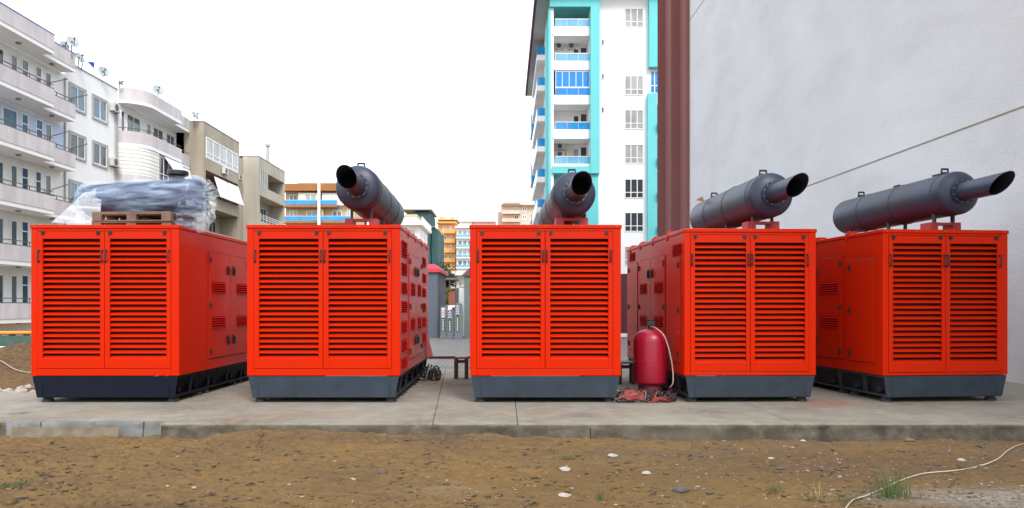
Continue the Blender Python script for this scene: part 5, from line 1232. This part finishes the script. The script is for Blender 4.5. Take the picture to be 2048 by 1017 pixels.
WST = mat('pale_stone', (0.42, 0.38, 0.32, 1), 0.85, var=0.4, scale=20); DST = mat('dark_stone', (0.10, 0.085, 0.075, 1), 0.9, var=0.4, scale=20); BST = mat('brown_stone', (0.22, 0.12, 0.07, 1), 0.9, var=0.4, scale=20)
named = [(1130, 941, 24, WST, 'largest pale rounded stone on the bare earth, below the middle generator'), (1128, 991, 26, WST, 'flat white stone fragment at the bottom, below the largest pale stone'), (1225, 914, 20, WST, 'long pale stone sliver on the earth right of the grass patch'),
  (1293, 947, 20, WST, 'elongated pale stone right of the largest pale one'), (1362, 985, 32, DST, 'largest dark flat stone lying on the earth near the bottom'), (1419, 988, 16, DST, 'smaller dark stone right of the largest dark one'), (705, 961, 14, WST, 'small white stone near the bottom left of centre'),
  (388, 976, 10, WST, 'tiny white stone chip at lower left, rightmost of three'), (335, 977, 8, WST, 'tiny cream pebble at lower left, middle of three'), (1281, 974, 12, BST, 'small tan rounded stone near the dark flat stone'),
  (1818, 883, 20, BST, 'orange-tan stone at the foot of the kerb on the right'), (1922, 922, 16, WST, 'cream round pebble left of the pale wire'), (1606, 883, 14, WST, 'white stone at the kerb foot beside a grass tuft'), (1542, 917, 12, WST, 'white chip on the earth below the fourth generator'),
  (1560, 939, 18, DST, 'dark brown clod of earth right of centre'), (1645, 941, 16, DST, 'brown clod lying below the fourth generator, right of another clod'), (766, 947, 18, DST, 'dark brown clod left of the middle generator gap')]
for i, (px, py, wpx, mm, lb) in enumerate(named):
    X, Y = at_ground(px, py); rx = wpx/2*Y/FP
    tag(stone_mesh(rx, rx*0.8, rx*0.42, i+1, 14, 9).build('stone', mm, origin=(0, 0, 0), smooth=True, angle=60), lb, 'stone', 'stones lying on the bare earth').location = (X, Y, gh(X, Y)+rx*0.15)
def gravel(n, mm, smin, smax, seed, label, region, name='gravel'):
    rnd = random.Random(seed); big = MB()
    for _ in range(n):
        px, py = region(rnd)
        X, Y = at_ground(px, py); s = smin+(smax-smin)*rnd.random()**3; st = stone_mesh(s*rnd.uniform(0.8, 1.5), s, s*rnd.uniform(0.3, 0.7), rnd.random()*50, 7, 4)
        z = gh(X, Y); big.add([(v[0]+X, v[1]+Y, v[2]+z+s*0.15) for v in st.v], st.f)
    o = big.build(name, mm, kind='stuff', smooth=True, angle=60); o['label'] = label; o['category'] = 'gravel'; return o
def reg(r):
    u = r.random(); return (r.random()**0.7*2060, 882+r.random()**1.2*150)
gravel(170, mat('chip_stone', (0.34, 0.30, 0.25, 1), 0.9, var=0.5, scale=20), 0.004, 0.016, 1, 'scattered pale stone chips over the bare earth', reg)
gravel(900, BST, 0.004, 0.020, 2, 'scattered brown earth crumbs and clods', lambda r: (r.random()*2060, 880+r.random()*150))
gravel(500, DST, 0.004, 0.016, 3, 'dark grit scattered on the bare earth', lambda r: (r.random()**0.8*2060, 880+r.random()*150))
gravel(500, mat('grey_stone', (0.27, 0.235, 0.19, 1), 0.9, var=0.4, scale=20), 0.003, 0.018, 4, 'grey-brown grit scattered towards the right', lambda r: (700+r.random()**0.6*1360, 880+r.random()*150))
gravel(1300, EARTH, 0.006, 0.032, 6, 'clods of dry brown earth strewn over the ground', lambda r: (r.random()**1.15*2060, 880+r.random()*150))
def flakes(n, seed, label, region):  # added dark flakes imitate the shaded pits of the soil
    rnd = random.Random(seed); big = MB()
    for _ in range(n):
        cx_, cy_ = region(rnd)
        for _k in range(rnd.randint(1, 7)):
            X, Y = at_ground(cx_+rnd.gauss(0, 14), cy_+rnd.gauss(0, 4)); s = rnd.uniform(0.005, 0.017); st = stone_mesh(s*rnd.uniform(1.3, 3.0), s*0.8, s*0.4, rnd.random()*50, 6, 4)
            a = rnd.uniform(-0.1, 0.7); ca, sa = math.cos(a), math.sin(a); z = gh(X, Y)
            big.add([(v[0]*ca-v[1]*sa+X, v[0]*sa+v[1]*ca+Y, v[2]+z+0.002) for v in st.v], st.f)
    o = big.build('pit_flakes', mat('pit_dark', (0.045, 0.04, 0.03, 1), 0.95, var=0.5, scale=20), kind='stuff'); o['label'] = label; o['category'] = 'dark flakes'
flakes(150, 21, 'dark flakes standing in for shaded pits in the furrows of the bare earth', lambda r: (r.random()**1.6*2000, 885+r.random()*140))
GR = mat('grass_green', (0.07, 0.13, 0.035, 1), 0.7, var=0.5, scale=9, dirt=(0.16, 0.16, 0.06, 1)); GY = mat('grass_dry', (0.36, 0.28, 0.12, 1), 0.8, var=0.4)
def tuft(px, py, wpx, hpx, n, mm, label, seed, lean=0.0):
    X, Y = at_ground(px, py); k = Y/FP; rnd = random.Random(seed); m = MB(); z = gh(X, Y)
    for _ in range(n):
        bx_, by_ = rnd.gauss(0, wpx*k*0.20), rnd.gauss(0, wpx*k*0.15); h = hpx*k*rnd.uniform(0.35, 1.05); a = rnd.uniform(0, 6.28); sp = rnd.uniform(0.2, 1.0)*wpx*k*0.38
        dx, dy = math.cos(a)*sp+lean*h, math.sin(a)*sp; wd = rnd.uniform(0.0016, 0.0034); pr = Vector((-dy, dx, 0)).normalized() if (dx or dy) else Vector((1, 0, 0))
        pr = (pr+Vector((0.6, 0, 0))).normalized(); P = []
        for i in range(5):
            u = i/4; c = Vector((bx_+dx*u*u, by_+dy*u*u, -0.01+h*(u*1.25-0.32*u*u*u*sp/(h+1e-4)*0.8))); w_ = wd*(1-u*0.9); P += [c-pr*w_, c+pr*w_]
        m.add(P, [(2*i, 2*i+1, 2*i+3, 2*i+2) for i in range(4)])
    o = m.build('grass_tuft', mm); o.location = (X, Y, z); return tag(o, label, 'grass tuft', 'grass tufts on the bare earth and kerb foot')
tuft(1788, 993, 95, 60, 170, GR, 'thick green grass tuft where the pale wire crosses it', 1)
tuft(1875, 975, 12, 30, 12, GR, 'thin upright grass stems right of the thick tuft', 2)
tuft(1548, 985, 60, 22, 60, GR, 'low green tuft left of the dry yellow grass', 3)
tuft(1625, 1000, 90, 34, 70, GY, 'dry yellow grass blades splayed on the earth near the bottom', 4, 0.5)
tuft(1700, 1008, 70, 26, 70, GR, 'green tuft at the bottom edge under the end of the pale wire', 5)
tuft(1603, 874, 42, 30, 60, GR, 'green tuft growing at the kerb foot below the fourth generator', 6)
tuft(1940, 876, 90, 30, 130, GR, 'wide green weed tuft at the kerb foot on the right', 7)
tuft(1100, 902, 44, 12, 60, GR, 'short sparse grass on the earth below the middle generator', 8)
tuft(1135, 917, 60, 14, 80, GR, 'wider sparse grass patch just right of the short grass', 9)
tuft(1200, 1002, 34, 22, 40, GR, 'small grass clump near the bottom centre', 10)
tuft(1090, 975, 36, 12, 30, GR, 'tiny grass clump left of the small clump near the bottom', 11)
tuft(1680, 876, 34, 10, 30, GR, 'low weed at the kerb foot between the two larger tufts', 12)
tuft(14, 974, 95, 20, 110, mat('grass_deep', (0.03, 0.16, 0.06, 1), 0.6), 'dark green flattened grass at the far left edge', 13, 0.9)
tuft(186, 1012, 12, 20, 8, GR, 'single green blade cluster at the bottom left', 14, 0.6)
tuft(2035, 870, 40, 14, 30, GR, 'weed at the far right end of the kerb', 15)
# wire
WIREM = mat('wire_pale', (0.56, 0.46, 0.34, 1), 0.6, var=0.5, scale=12)
wp = [(1690, 1022), (1706, 1004), (1735, 988), (1770, 977), (1800, 965), (1840, 952), (1872, 947), (1905, 945), (1950, 935), (1992, 923), (2015, 905), (2035, 894), (2062, 889), (2100, 886)]
pts = []
for a, b_ in wp:
    X, Y = at_ground(a, b_); pts.append((X, Y, gh(X, Y)+0.015))
tag(MB().tube(cat(pts, 8), 0.0052, 8).build('wire', WIREM, origin=pts[5], smooth=True), 'pale stiff wire curving over the earth at lower right', 'wire')
tw = [(513, 900), (522, 888), (536, 874), (556, 865)]; pts = []
for a, b_ in tw:
    X, Y = at_ground(a, b_); pts.append((X, Y, gh(X, Y)+0.012))
pts[-1] = (pts[-1][0], pts[-1][1], pts[-1][2]+0.03)
tag(MB().tube(cat(pts, 5), [0.006]*16, 6).build('twig', mat('twig', srgb(110, 70, 46), 0.9), origin=pts[0]), 'thin brown twig lying on the earth below the second generator', 'twig')
